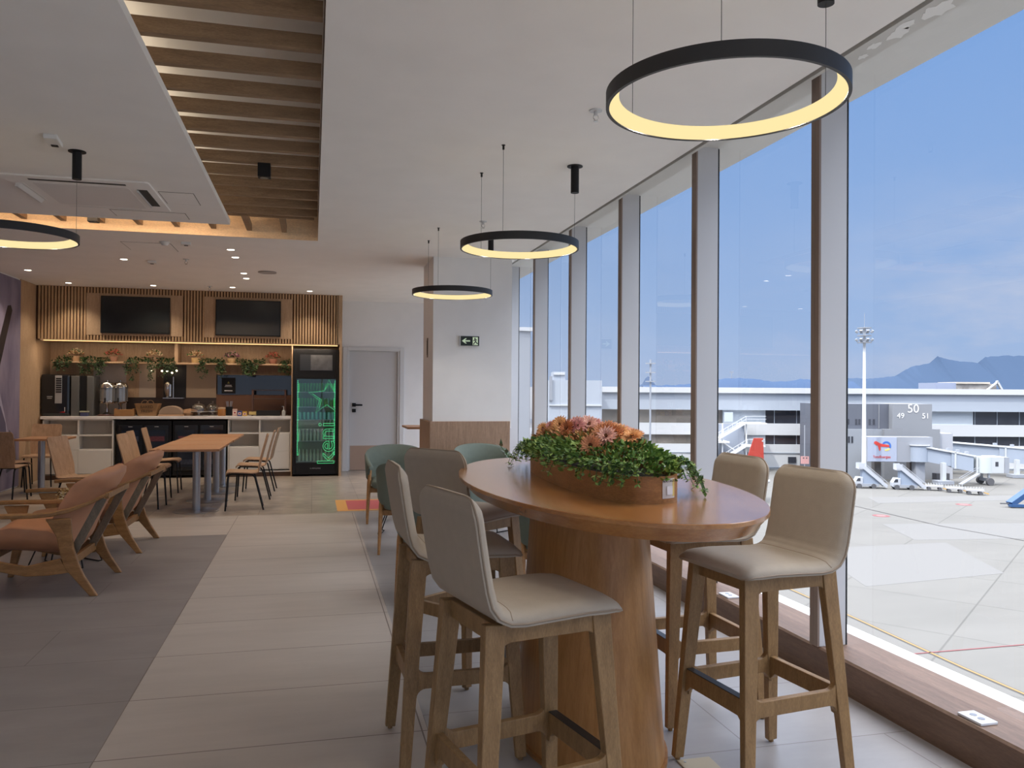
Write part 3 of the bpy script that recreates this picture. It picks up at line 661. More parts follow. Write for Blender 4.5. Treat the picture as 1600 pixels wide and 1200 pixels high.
# ------------------------------------------------------------------ lounge chairs (local x = front)
def make_lounge(label, loc, rz):
    t = thing('lounge_chair', label, 'armchair', loc, rz, 'tan leather lounge chairs with wooden arms')
    W2 = .37
    for s_ in (1, -1):
        T = lambda z: None
        # rear leg boomerang
        leg = [(-.005, 0), (.045, 0), (.205, .20), (.235, .30), (.26, .42), (.33, .545), (.17, .545), (.165, .44), (.15, .34), (.115, .22), (.08, .14)]
        MB().prism(leg, s_*W2-.017, s_*W2+.017).obj('leg', m_lwood, t, bevel=.007)
        fl_ = [(.80, 0), (.76, 0), (.70, .22), (.70, .36), (.66, .545), (.83, .545), (.765, .40), (.765, .25)]
        MB().prism(fl_, s_*W2-.017, s_*W2+.017).obj('leg', m_lwood, t, bevel=.007)
        rail = [(.18, .17), (.235, .27), (.45, .225), (.72, .29), (.72, .22), (.45, .155), (.3, .155)]
        MB().prism(rail, s_*W2-.014, s_*W2+.014).obj('side_rail', m_lwood, t, bevel=.006)
        path = [(.93, .565), (.80, .572), (.6, .570), (.42, .568), (.30, .575), (.18, .60), (.06, .645), (-.05, .70)]
        wd = [.03, .062, .07, .064, .055, .045, .036, .032]
        rings = []
        for i, (x, z) in enumerate(path):
            yc = s_*(W2+.002 - (.0 if i < 5 else .014*(i-4))); w = wd[i]; h_ = .030 if i < 6 else .026
            rings.append([(x, yc-w/2, z-h_/2), (x, yc+w/2, z-h_/2), (x, yc+w/2, z+h_/2), (x, yc-w/2, z+h_/2)])
        MB().loft(rings).obj('armrest', m_lwood, t, bevel=.007)
        MB().bar((-.02, s_*(W2-.045), .675), (.20, s_*(W2-.05), .235), .018, .055, up=(1, 0, .4)).obj('back_strut', m_greywood, t, bevel=.003)
    MB().box(.18, .215, -W2+.01, W2-.01, .19, .25).obj('crossbar', m_lwood, t, bevel=.005)
    MB().box(.70, .735, -W2+.01, W2-.01, .24, .30).obj('crossbar', m_lwood, t, bevel=.005)
    MB().bar((-.045, -.325, .69), (-.045, .325, .69), .028, .04).obj('crossbar', m_lwood, t, bevel=.005)
    # seat cushion
    def cush(P, wfun, th, name, wing=(0, 0)):
        rings = []; nw = 16; n = len(P)
        for i, (x, z) in enumerate(P):
            a = P[max(i-1, 0)]; b = P[min(i+1, n-1)]; dx, dz = b[0]-a[0], b[1]-a[1]; l = hypot(dx, dz); nx, nz = -dz/l, dx/l
            u = i/(n-1); w = wfun(u); t_ = th*max(.12, (1-abs(2*u-1)**6))**.5; ring = []
            for j in range(nw+1):
                s = -1+2*j/nw; e = max(.15, 1-abs(s)**5)**.5; k_ = s*s*min(1, 2.2*(1-u)+.25)*min(1, .4+3*u); ring.append((x+nx*t_*e+wing[0]*k_, s*w, z+nz*t_*e+wing[1]*k_))
            for j in range(nw, -1, -1):
                s = -1+2*j/nw; e = max(.15, 1-abs(s)**5)**.5; k_ = s*s*min(1, 2.2*(1-u)+.25)*min(1, .4+3*u); ring.append((x-nx*t_*e*.8+wing[0]*k_, s*w, z-nz*t_*e*.8+wing[1]*k_))
            rings.append(ring)
        return MB().loft(rings).obj(name, m_leather, t, smooth=True, ang=70)
    n = 14
    cush([(.20+.58*i/n, .310+.06*(i/n)) for i in range(n+1)], lambda u: .345, .085, 'seat_cushion', (0, .10))
    bp = []
    for i in range(17):
        u = i/16; bp.append((.185-.275*u+.03*sin(pi*u), .33+.545*u))
    cush(list(reversed(bp)), lambda u: .325*(min(1, .52+.9*sqrt(min(1, u/.45)) ) if u < .45 else 1.0)*(1 if u > .02 else .8), .055, 'back_cushion', (.17, .0))
    return t
lc = make_lounge('near tan lounge chair, largest, cut by the left frame edge', (-1.45, 6.55, 0), pi)
l2 = dup(lc, 'far tan lounge chair behind the near one, closer to the dining tables', (-1.44, 8.06, 0), pi+radians(-1))
t = thing('side_table', 'small round wooden side table on a black wire base between the lounge chairs', 'side table', (-1.95, 7.30, 0))
MB().lathe([(.23, .42), (.24, .43), (.24, .44), (.235, .445)], 40).obj('tabletop', m_dtop, t, smooth=True, ang=30)
def wire_base(t, h, r0=.2, r1=.1):
    for k in range(3):
        a = 2*pi*k/3+.35; c_, s_ = cos(a), sin(a); a2 = a+.9; c2, s2 = cos(a2), sin(a2)
        MB().tube([(c_*r1, s_*r1, h), (c_*r0*1.3, s_*r0*1.3, .03), (c_*r0*1.33, s_*r0*1.33, .012), (c_*r0*1.2, s_*r0*1.2, .008), (c2*r0*1.2, s2*r0*1.2, .008), (c2*r0*1.33, s2*r0*1.33, .012), (c2*r0*1.3, s2*r0*1.3, .03), (c2*r1, s2*r1, h)], .006, 6).obj('leg', m_black, t, smooth=True)
wire_base(t, .42)
t = thing('flower_vase', 'small pot of dried yellow flowers on the round side table by the lounge chairs', 'vase', (-1.93, 7.30, .445))
MB().lathe([(.028, 0), (.036, .03), (.034, .07), (.03, .08)], 20).obj('pot', mat('terracotta', srgb(150, 104, 70), .6), t, smooth=True)
def dpos(i):
    a = rnd.uniform(0, 2*pi); r = rnd.uniform(0, .085); h = .07+rnd.uniform(.02, .10)
    return Vector((r*cos(a), r*sin(a), h)), Vector((cos(a)+rnd.uniform(-.5, .5), sin(a)+rnd.uniform(-.5, .5), rnd.uniform(-.2, 1)))
leafset(240, dpos, .028, 1.5).obj('dried_flowers', [mat('dried_cream', srgb(210, 188, 140), .7), mat('dried_ochre', srgb(176, 138, 78), .7), mat('dried_brown', srgb(120, 84, 46), .7)], t)

# ------------------------------------------------------------------ green armchairs (local x = front)
def make_green(label, loc, rz):
    t = thing('green_armchair', label, 'armchair', loc, rz, 'green upholstered armchairs')
    for s_ in (1, -1):
        top = Vector((.0, s_*.275, .60))
        MB().tube([(.02, s_*.272, .62), (.10, s_*.29, .40), (.19, s_*.31, .0)], [.017, .021, .012], 10).obj('leg', m_lwood, t, smooth=True)
        MB().tube([(-.02, s_*.272, .62), (-.12, s_*.285, .40), (-.24, s_*.30, .0)], [.017, .021, .012], 10).obj('leg', m_lwood, t, smooth=True)
        MB().box(-.13, .12, s_*.28-.012, s_*.28+.012, .33, .38).obj('side_rail', m_lwood, t, bevel=.004)
    MB().box(.08, .11, -.28, .28, .33, .38).obj('crossbar', m_lwood, t, bevel=.004)
    MB().box(-.13, -.10, -.28, .28, .33, .38).obj('crossbar', m_lwood, t, bevel=.004)
    # seat
    rings = []
    for z, k in ((.385, .90), (.40, .98), (.45, 1.0), (.475, .96), (.485, .8)):
        rings.append([(x*k, y*k, z) for x, y in rrect(-.235, .26, -.265, .265, .10, 6)])
    MB().loft(rings).obj('seat', m_green, t, smooth=True, ang=70)
    # wrap back : U-shaped shell
    n = 36; rings = []
    for i in range(n+1):
        u = -1+2*i/n; a = pi + u*radians(118)
        rx, ry = .285, .305
        cx = 0.0; x, y = rx*cos(a)+cx, -ry*sin(a)
        if abs(u) > .72:
            x = x+ (abs(u)-.72)*.45
        f = 1-min(1, abs(u))**2.2; zt = .64+.19*f; zb = .60-.17*min(1, f*1.3)
        if abs(u) > .85: zb = zt-.05
        ox, oy = (cos(a), -sin(a)); th = .026
        lean = .03*f
        R_ = []
        for (dr, zz) in ((th*.6, zb), (th, (zb+zt)/2), (th*.9+lean*.6, zt-.015), (lean+.008, zt), (lean-th*.9, zt-.015), (-th, (zb+zt)/2), (-th*.6, zb)):
            R_.append((x+ox*dr, y+oy*dr, zz))
        rings.append(R_)
    MB().loft(rings).obj('backrest', m_green, t, smooth=True, ang=80)
    return t
g0 = make_green('far left green armchair facing us, in front of the grey door', (.90, 9.02, 0), radians(-92))
dup(g0, 'left green armchair with its back to us, just behind the pale bar stools', (.90, 7.38, 0), radians(84))
dup(g0, 'far right green armchair facing us, in front of the wood-clad column', (1.90, 9.05, 0), radians(-88))
dup(g0, 'right green armchair with its back to us, behind the far end of the oval table', (1.80, 7.36, 0), radians(93))
dup(g0, 'green armchair hidden behind the far left bar stool', (.90, 5.72, 0), radians(80))
dup(g0, 'green armchair near the windows seen under the oval tabletop', (1.66, 5.30, 0), radians(86))
m_lt = m_dtop
lt = thing('coffee_table', 'low round coffee table between the left pair of green armchairs', 'table', (.92, 8.22, 0))
MB().lathe([(.26, .455), (.27, .465), (.27, .478)], 36).obj('tabletop', m_dtop, lt, smooth=True, ang=30); wire_base(lt, .455, .21)
dup(lt, 'low round coffee table between the right pair of green armchairs', (1.80, 8.28, 0), .3)
dup(lt, 'low round coffee table between the bar stools and the left armchairs', (1.18, 6.45, 0), .8)

# ------------------------------------------------------------------ plywood dining chairs (local x = front)
def make_chair(label, loc, rz, group='plywood dining chairs with black tube legs'):
    t = thing('dining_chair', label, 'chair', loc, rz, group)
    P = [(.205, .425), (.20, .445), (.17, .458), (.05, .455), (-.08, .445), (-.135, .445), (-.165, .458), (-.182, .49), (-.20, .58), (-.23, .70), (-.26, .81), (-.275, .87), (-.282, .90)]
    rings = []
    for i, (x, z) in enumerate(P):
        a = P[max(i-1, 0)]; b = P[min(i+1, len(P)-1)]; dx, dz = b[0]-a[0], b[1]-a[1]; l = hypot(dx, dz); nx, nz = dz/l*.006, -dx/l*.006
        w = .205 if i > 0 else .19
        if i in (5, 6, 7): w = .19
        if i == len(P)-1: w = .185
        ys = [-w, -w*.6, 0, w*.6, w]; cv = [.0, -.0, -.0, -.0, .0] if i < 7 else [.014, .004, 0, .004, .014]
        rings.append([(x+nx+c, y, z+nz) for y, c in zip(ys, cv)]+[(x-nx+c, y, z-nz) for y, c in reversed(list(zip(ys, cv)))])
    MB().loft(rings).obj('seat_shell', m_ply, t, smooth=True, ang=40)
    for s_ in (1, -1):
        MB().tube([(.21, s_*.195, 0), (.185, s_*.178, .38), (.17, s_*.175, .425), (.14, s_*.172, .438), (-.06, s_*.165, .430), (-.10, s_*.165, .422), (-.125, s_*.168, .39), (-.225, s_*.185, 0)], .010, 8).obj('leg', m_black, t, smooth=True)
    MB().tube([(.10, -.172, .436), (.10, .172, .436)], .008, 6).tube([(-.06, -.165, .43), (-.06, .165, .43)], .008, 6).obj('under_frame', m_black, t)
    return t
def table2(name, label, cx, cy, w, l, poles, rz=0, h=.75):
    t = thing('dining_table', label, 'table', (cx, cy, 0), rz, 'wooden dining tables on steel columns')
    MB().box(-w/2, w/2, -l/2, l/2, h-.028, h).obj('tabletop', m_dtop, t, bevel=.004)
    for (px, py) in poles:
        MB().cyl(px, py, .012, h-.028, .044, 24).obj('column_leg', m_steel, t, smooth=True)
        MB().lathe([(.26, 0), (.262, .005), (.25, .010), (.06, .014)], 40, c=(px, py, 0)).obj('base', m_steel, t, smooth=True, ang=30)
    return t
table2('', 'nearer dining table with a steel column and disc base near the lounge chairs', -1.43, 10.35, .76, .80, [(.10, -.15)])
table2('', 'second dining table behind the nearer one, in line towards the bar', -1.43, 11.20, .76, .80, [(.12, -.10)])
table2('', 'third dining table in line towards the bar', -1.42, 12.05, .76, .80, [(.12, -.10)])
table2('', 'fourth dining table in line, closest to the black bottle coolers', -1.42, 12.90, .76, .78, [(.12, -.10)])
c0 = make_chair('nearest plywood chair right of the dining tables, facing left', (-.80, 10.32, 0), pi+radians(4))
dup(c0, 'middle plywood chair right of the dining tables', (-.76, 11.25, 0), pi+radians(1))
dup(c0, 'farthest plywood chair right of the dining tables, by the fridge', (-.73, 12.15, 0), pi-radians(2))
dup(c0, 'nearest plywood chair left of the dining tables', (-1.98, 10.62, 0), radians(-4))
dup(c0, 'middle plywood chair left of the dining tables', (-2.02, 11.30, 0), radians(0))
dup(c0, 'plywood chair left of the dining tables, closest to the bar', (-2.02, 12.2, 0), radians(2))
dup(c0, 'reclining plywood chair standing alone behind the far lounge chair', (-2.55, 10.05, 0), radians(-14))
table2('', 'dining table at the far left with a steel column, among plywood chairs', -3.63, 12.58, .60, .66, [(-.02, -.12)])
dup(c0, 'plywood chair at the left frame edge with its back towards us', (-3.78, 11.45, 0), radians(86))
dup(c0, 'plywood chair behind the steel column at the far left, back towards the bar', (-3.90, 13.30, 0), radians(-90))
dup(c0, 'plywood chair seen in profile left of the steel column table', (-3.92, 12.10, 0), radians(28))
# table and chair half hidden behind the column
table2('', 'dining table half hidden behind the white column', 1.48, 11.1, .5, .7, [(0, 0)], h=.96)
cc = dup(c0, 'plywood chair half hidden behind the white column', (1.60, 10.62, .12), radians(185)); cc.location.z = 0

# ------------------------------------------------------------------ ZZ plant near the window
t = thing('potted_plant', 'dark green glossy leaved plant in a pot behind the oval table near the windows', 'potted plant', (2.16, 7.90, 0))
MB().lathe([(.13, 0), (.17, .30), (.175, .34), (.16, .34), (.155, .30)], 28).obj('pot', mat('grey_pot', (.5, .48, .45), .6), t, smooth=True, ang=40)
MB().cyl(0, 0, .29, .31, .155, 24).obj('soil', m_soil, t)
m_zz = mat('zz_leaf', srgb(48, 78, 42), .3); m_zs = mat('zz_stem', srgb(82, 108, 58), .5)
for a, ln, h in ((0.3, .34, .78), (3.4, .32, .68), (1.4, .18, .6), (2.4, .26, .55), (4.6, .2, .58), (5.5, .3, .58), (-.3, .22, .66), (3.0, .2, .5), (4.0, .3, .45)):
    b = MB(); c_, s_ = cos(a), sin(a); sp = []
    for k in range(9):
        u = k/8; sp.append(Vector((c_*(.03+ln*u**1.6), s_*(.03+ln*u**1.6), .3+h*(u-.12*u*u))))
    b.tube(sp, [.009*(1-.6*k/8) for k in range(9)], 6, 1)
    for k in range(2, 9):
        for sd_ in (-1, 1):
            p = sp[k]; d = ((sp[k]-sp[k-1]).normalized()*.7+Vector((-s_, c_, .1))*sd_).normalized(); nrm = d.cross(Vector((c_, s_, .4))).normalized(); w = d.cross(nrm).normalized()*.020; L_ = .085
            b.add([p, p+d*L_*.4+w, p+d*L_*.75+w*.7, p+d*L_, p+d*L_*.75-w*.7, p+d*L_*.4-w], [(0, 1, 2, 3), (0, 3, 4, 5)], 0)
    b.add([sp[8], sp[8]+Vector((.015, 0, .03)), sp[8]+Vector((0, 0, .08)), sp[8]+Vector((-.015, 0, .03))], [(0, 1, 2, 3)], 0)
    b.obj('frond', [m_zz, m_zs], t)

# ------------------------------------------------------------------ back bar
FY = 13.85
t = thing('slatted_fascia', 'slatted wooden fascia above the bar holding both televisions', 'wall panelling', (0, FY, 0))
MB().box(-4.165, .39, .03, .55, 2.21, CZ).obj('carcass', m_ribback, t)
tvx = [(-3.46, -2.03, ), (-1.72, -.33)]
b = MB(); x = -4.13
while x < .385:
    inn = [tv for tv in tvx if tv[0]-.0 < x < tv[1]]
    if inn:
        b.box(x, x+.028, 0, .03, 2.94, CZ); b.box(x, x+.028, 0, .03, 2.21, 2.29)
    else: b.box(x, x+.028, 0, .03, 2.21, CZ)
    x += .046
tag(b.obj('ribs', m_rib, t), kind='stuff')
for a, c in tvx: MB().box(a+.01, c-.005, -.005, .03, 2.285, 2.945).obj('flat_panel', m_panel, t, bevel=.003)
MB().box(-4.08, .40, -.004, .0, 2.178, 2.205).box(-4.10, .40, 0, .55, 2.19, 2.21).obj('light_channel', m_panel, t)
MB().box(-4.05, .40, -.008, .002, 2.183, 2.191).obj('led_strip', emis('warm_led', (1, .58, .25), 1.1), t)
l = bpy.data.lights.new('under_fascia_led', 'AREA'); l.shape = 'RECTANGLE'; l.size = 4.3; l.size_y = .02; l.energy = 7.0; l.color = (1, .80, .6)
o = bpy.data.objects.new('under_fascia_led', l); C.objects.link(o); o.location = (-1.85, FY+.03, 2.182); o.rotation_euler = (radians(12), 0, 0)
m_tv = mat('tv_screen', (.012, .014, .014), .18)
for i, (x0, x1, l) in enumerate(((-3.235, -2.225, 'left wall television, black screen, on the slatted fascia'), (-1.535, -.52, 'right wall television, black screen, on the slatted fascia'))):
    t = thing('television', l, 'television', ((x0+x1)/2, FY-.005, 2.61), 0, 'televisions above the bar')
    w = (x1-x0)/2; MB().box(-w, w, -.045, -.001, -.292, .292).obj('bezel', m_black, t, bevel=.003)
    MB().box(-w+.012, w-.012, -.047, -.045, -.275, .28).obj('screen', m_tv, t)
# end panel right of fridge, niche pieces
struct(MB().box(.435, .475, FY, 14.72, 0, CZ).box(.39, .435, FY+.0, FY+.03, 2.21, CZ).obj('trim_5', m_panel, bevel=.003))
mb = MB().box(-.345, -.325, FY+.12, 14.72, 0, 2.19)
struct(mb.obj('trim_6', m_panel))
NY = 14.60
pan = [(-4.165, -3.52, m_panel), (-3.52, -3.02, mat('grey_stone_panel', srgb(196, 184, 172), .5, var=.12, vs=4)), (-3.02, -2.82, m_panel), (-2.82, -2.56, mat('beige_panel', srgb(184, 168, 150), .6)), (-2.56, -2.44, mat('dark_wood_panel', srgb(72, 52, 38), .6)),
       (-2.44, -2.08, mat('dark_doorway', srgb(18, 17, 20), .5)), (-2.08, -1.60, mat('tan_panel', srgb(160, 140, 118), .6))]
for i, (a, c, m) in enumerate(pan):
    struct(MB().box(a, c, NY, 14.72, 1.3 if i > 1 else .9, 1.87).obj('trim_%d' % (7+i), m))
struct(MB().box(-3.02, -1.58, NY+.02, 14.72, .9, 1.31).obj('trim_14', mat('dark_splashback', srgb(58, 46, 38), .4)))
struct(MB().box(-1.60, -.345, NY+.01, 14.72, .9, 1.36).obj('trim_15', mat('brown_splashback', srgb(120, 84, 62), .5)))
struct(MB().box(-1.60, -.345, NY+.015, 14.72, 1.70, 1.87).obj('trim_16', m_panel))
struct(MB().box(-4.165, -.345, NY+.015, 14.72, 1.87, 2.2).obj('trim_17', m_panel))
t = tag(MB().box(-1.58, -.345, NY+.0, NY+.03, 1.355, 1.70).obj('mirror', mat('bar_mirror', (.07, .065, .06), .1, 1)), 'dark mirror strip behind the right end of the bar', 'mirror')
t = thing('bar_shelf', 'long wooden wall shelf above the bar carrying flower pots and ivy', 'shelf', (0, 0, 0))
MB().box(-4.05, -.345, 14.2, 14.60, 1.855, 1.882).obj('shelf_board', m_panel, t, bevel=.003)
MB().box(-2.215, -2.165, 14.24, 14.6, 1.882, 2.19).obj('divider', m_panel, t)
t = tag(MB().box(-1.58, -.345, 14.42, 14.60, 1.695, 1.712).obj('lower_shelf', m_panel, bevel=.002), 'short narrow shelf over the bar mirror', 'shelf')
# pots on shelf
for i, (x, mi, l) in enumerate(((-3.72, 1, 'leftmost flower pot on the bar shelf, cream flowers'), (-3.16, 0, 'second flower pot from left on the bar shelf'), (-2.54, 1, 'third flower pot from left on the bar shelf, pale flowers'), (-1.90, 1, 'flower pot on the bar shelf just right of its divider'), (-1.33, 2, 'second flower pot right of the shelf divider, purple flowers'), (-.66, 0, 'rightmost flower pot on the bar shelf, reddish flowers'))):
    t = thing('shelf_flower_pot', l, 'flower pot', (x, 14.33, 1.882), 0, 'flower pots on the bar shelf')
    MB().lathe([(.055, 0), (.068, .055), (.07, .085), (.06, .085)], 16).obj('pot', mat('pot_%d' % i, srgb(*[(176, 140, 104), (150, 110, 88), (150, 120, 96), (190, 160, 110), (180, 150, 110), (150, 100, 80)][i]), .6), t)
    def fp(i_):
        a = rnd.uniform(0, 2*pi); r = .11*sqrt(rnd.random()); return Vector((r*cos(a), r*sin(a), .09+.10*(1-(r/.13)**2)*rnd.uniform(.4, 1.1))), Vector((cos(a)*r*8, sin(a)*r*8, .6))
    cc_ = [(srgb(190, 110, 90), srgb(150, 90, 70)), (srgb(222, 198, 160), srgb(180, 130, 90)), (srgb(150, 90, 110), srgb(190, 150, 150))][mi]
    leafset(170, fp, .035, 1.3).obj('flowers', [mat('pf%d' % i, cc_[0], .6), mat('pg%d' % i, cc_[1], .6), mg[1]], t)
def ivy(x, w, drop, label):
    t = thing('ivy_garland', label, 'trailing plant', (x, 14.22, 1.882), 0, 'ivy garlands hanging from the bar shelf')
    hub = [rnd.uniform(-w/2, w/2) for _ in range(6)]; dr = [drop*rnd.uniform(.5, 1.25) for _ in range(6)]
    def f(i_):
        if rnd.random() < .45: return Vector((rnd.uniform(-w/2, w/2), rnd.uniform(-.05, .12), rnd.uniform(0, .07))), Vector((rnd.uniform(-1, 1), -1, rnd.uniform(-1, 1)))
        k = rnd.randrange(6); u = rnd.random(); return Vector((hub[k]+rnd.gauss(0, .02)+.03*sin(u*5+k), -.045+rnd.uniform(-.02, .02), .02-u*dr[k])), Vector((rnd.uniform(-1, 1), rnd.uniform(-1, .2), rnd.uniform(-1, .3)))
    tag(leafset(int(560*w/.4), f, .042, 1.8).obj('leaves', [mat('ivy1', srgb(46, 70, 34), .6), mat('ivy2', srgb(64, 88, 46), .6), mat('ivy3', srgb(36, 54, 30), .6)], t), kind='stuff')
for a in ((-3.86, .22, .16, 'short ivy above the tall black coffee machine'), (-3.40, .42, .24, 'ivy hanging above the chrome juice dispensers'), (-2.72, .40, .30, 'longest ivy left of the third flower pot'), (-2.34, .26, .22, 'ivy beside the small round bulbs'), (-1.62, .40, .24, 'ivy hanging over the tan panel'), (-1.02, .46, .2, 'ivy between the two rightmost flower pots'), (-.45, .16, .2, 'short ivy at the right shelf end')): ivy(*a)
m_bulb = emis('small_bulb', (1, .78, .5), 5)
for x, z, l in ((-2.61, 1.75, 'leftmost tiny glowing bulb below the bar shelf, over the beige panel'), (-2.44, 1.745, 'tiny glowing bulb below the bar shelf, second from left'), (-2.36, 1.745, 'middle and brightest of the five tiny bulbs below the bar shelf'), (-2.285, 1.715, 'lowest hanging tiny bulb below the bar shelf'), (-2.215, 1.75, 'rightmost tiny bulb below the bar shelf, under the divider')):
    t = thing('string_bulb', l, 'light bulb', (x, 14.45, z), 0, 'tiny glowing bulbs under the bar shelf')
    MB().lathe([(0, -.016), (.012, -.010), (.016, 0), (.012, .010), (0, .016)], 12).obj('bulb', m_bulb, t, smooth=True)
    MB().cyl(0, 0, .014, 1.855-z, .002, 6).obj('cord', m_black, t)
# counter
CY = 14.02
t = thing('bar_counter', 'white cabinet bar counter with marble top and open cubbies', 'counter', (0, CY, 0))
MB().box(-4.13, -.345, -.02, .56, .958, 1.005).obj('countertop', m_marble, t, bevel=.003)
def cabinet(xs, rows, name):
    # xs: column boundaries, rows: per column list of (z0,z1,kind)
    x0, x1 = xs[0], xs[-1]
    b = MB(); th = .012
    b.box(x0, x1, .52, .54, .09, .958).box(x0-.02, x0, 0, .54, .09, .958).box(x1, x1+.02, 0, .54, .09, .958).box(x0-.02, x1+.02, 0, .54, .075, .095).box(x0-.02, x1+.02, 0, .54, .938, .958)
    for x in xs[1:-1]: b.box(x-th, x+th, 0, .54, .095, .938)
    for i, col in enumerate(rows):
        for z0, z1, k in col:
            b.box(xs[i], xs[i+1], 0, .54, z0-th, z0+th)
    o = b.obj(name, m_cab, t, bevel=.002)
    for i, col in enumerate(rows):
        for z0, z1, k in col:
            if k == 'c': MB().box(xs[i]+th, xs[i+1]-th, .26, .279, z0+th, z1-th).obj('cubby_back', m_cabin, t)
            else: MB().box(xs[i]+.006, xs[i+1]-.006, -.006, .012, z0+.004, z1-.004).obj('door' if z1-z0 > .3 else 'drawer_front', m_cab, t, bevel=.002)
cabinet([-4.08, -3.59, -3.10], [[(.70, .94, 'c'), (.47, .70, 'd'), (.09, .47, 'd')], [(.70, .94, 'c'), (.47, .70, 'c'), (.09, .47, 'd')]], 'left_cabinet')
cabinet([-1.33, -.85, -.365], [[(.72, .94, 'c'), (.49, .72, 'c'), (.13, .49, 'd')], [(.72, .94, 'c'), (.42, .72, 'd'), (.13, .42, 'd')]], 'right_cabinet')
m_pl = mat('plinth_brown', srgb(100, 76, 60), .6)
MB().box(-4.08, -3.08, .04, .5, 0, .08).obj('plinth', m_pl, t); MB().box(-1.35, -.345, .04, .5, 0, .08).obj('plinth', m_pl, t)
# bottle coolers
for i, (x0, x1, l) in enumerate(((-3.04, -2.22, 'left black glass-door bottle cooler under the marble counter'), (-2.20, -1.38, 'right black glass-door bottle cooler under the marble counter'))):
    t = thing('bottle_cooler', l, 'fridge', ((x0+x1)/2, CY, 0), 0, 'black bottle coolers under the counter'); w = (x1-x0)/2
    MB().box(-w, w, .03, .5, .04, .93).obj('body', m_black, t, bevel=.005)
    for s_ in (0, 1):
        a = -w+.03+s_*(w-.02); e = a+w-.05
        fr = MB().prism([(a, .12), (e, .12), (e, .86), (a, .86)], .0, .03).obj('door', m_blackg, t, bevel=.004)
        MB().box(a+.05, e-.05, -.003, .0, .18, .78).obj('door_glass', mat('cooler_glass', srgb(30, 36, 48), .1), fr)
        for k in range(3): MB().box(a+.06, e-.06, -.006, -.003, .22+.19*k, .30+.19*k).obj('bottle_row', mat('cooler_stock_%d%d%d' % (i, s_, k), srgb(*((44, 50, 66) if (k+s_+i) % 3 else (92, 44, 52))), .4, var=.5, vs=40), fr)
        MB().box((a+e)/2-.03, (a+e)/2+.03, -.004, .0, .83, .84).obj('badge', mat('badge', (.4, .4, .4), .4), fr)
# tall fridge
t = thing('drinks_fridge', 'tall black drinks fridge with green lights and the keni lettering on its glass door', 'fridge', (.055, 13.93, 0))
b = MB().box(-.37, .37, .06, .66, .03, 2.13); b.obj('body', m_black, t, bevel=.005)
inner = (-.315, .325, .225, 1.63)
fr = MB().box(-.37, -.315, 0, .06, .03, 2.13).box(.325, .37, 0, .06, .03, 2.13).box(-.315, .325, 0, .06, .03, .225).box(-.315, .325, 0, .06, 1.63, 2.13).obj('door', m_black, t, bevel=.004)
MB().box(-.31, .32, .052, .06, .225, 1.63).obj('interior', mat('fridge_inside', (.10, .13, .12), .6), t)
MB().box(-.265, .27, -.004, 0, 1.77, 2.04).obj('header_panel', mat('header_screen', (.035, .036, .038), .3), fr)
MB().box(-.09, .262, -.006, -.004, 1.778, 2.032).obj('header_poster', mat('header_print', (.11, .11, .115), .6, var=.3, vs=9), fr)
text_obj('badge_text', 'O METALFRIO', .028, mat('badge_grey', (.4, .4, .42), .4), fr, (0.0, -.001, .13), (pi/2, 0, 0), .0005)
m_can = [mat('can_green', srgb(70, 150, 90), .3), mat('can_teal', srgb(90, 160, 160), .3), mat('can_pale', srgb(150, 190, 130), .3)]
rows = [(1.42, .145, .021, 13, 'slim_can', 'slim green cans on the top fridge shelf', 0), (1.17, .145, .021, 13, 'slim_can', 'slim green cans on the second fridge shelf', 0), (.955, .125, .03, 9, 'drink_can', 'wider drink cans on the third fridge shelf', 1), (.60, .2, .026, 10, 'glass_bottle', 'clear bottles on the fourth fridge shelf', 2), (.26, .2, .026, 10, 'glass_bottle', 'clear bottles on the lowest fridge shelf', 3)]
m_btl = mat('pale_bottle', (.30, .38, .34), .2)
for z, h, r, n, nm, gl, kd in rows:
    MB().box(-.31, .32, .018, .052, z-.018, z-.006).obj('shelf', m_steel, t)
    proto = None
    for k in range(n):
        x = .055-.29+.60*(k+.5)/n
        if proto is None:
            if kd < 2: pm = MB().lathe([(r*.8, 0), (r, .006), (r, h-.012), (r*.75, h)], 12)
            else: pm = MB().lathe([(r, 0), (r, h*.55), (r*.45, h*.75), (r*.4, h*.97), (r*.5, h)], 12)
            proto = pm.obj(nm, m_can[kd % 3] if kd < 2 else m_btl, smooth=True); tag(proto, gl.replace('cans', 'can').replace('bottles', 'bottle').replace(' fridge shelf', ' shelf of the tall drinks fridge'), 'can' if kd < 2 else 'bottle', gl); o = proto
        else:
            o = proto.copy(); C.objects.link(o)
        o.location = (x, 13.93+.028, z-.0055)
m_neon = emis('green_neon', (.10, .75, .28), .42); m_dot = emis('green_led', (.1, .9, .35), .6)
MB().box(-.315, .325, -.0, .004, .225, 1.63).obj('door_glass', glass('fridge_glass', (.8, .9, .85)), fr)
b = MB()
for s_ in (-.295, .31):
    for k in range(44):
        z = .36+k*.0287; b.box(s_-.006, s_+.006, -.004, .002, z-.006, z+.006)
for k in range(0): pass
b.obj('led_dots', m_dot, fr)
tx = text_obj('keni_lettering', 'keni', .40, m_neon, fr, (.185, -.006, .55), (pi/2, -pi/2, 0), 0, False, .0032, sx=1.08)
star = [(.245, 1.36), (.20, 1.62), (.11, 1.45), (-.10, 1.43), (.10, 1.29), (.02, 1.07), (.17, 1.19), (.31, 1.09)]
star = [(.315, 1.42), (.21, 1.62), (.13, 1.43), (-.12, 1.40), (.06, 1.27), (-.0, 1.07), (.18, 1.20), (.315, 1.10)]
b = MB().tube([(x, -.006, z) for x, z in star], .0035, 6)
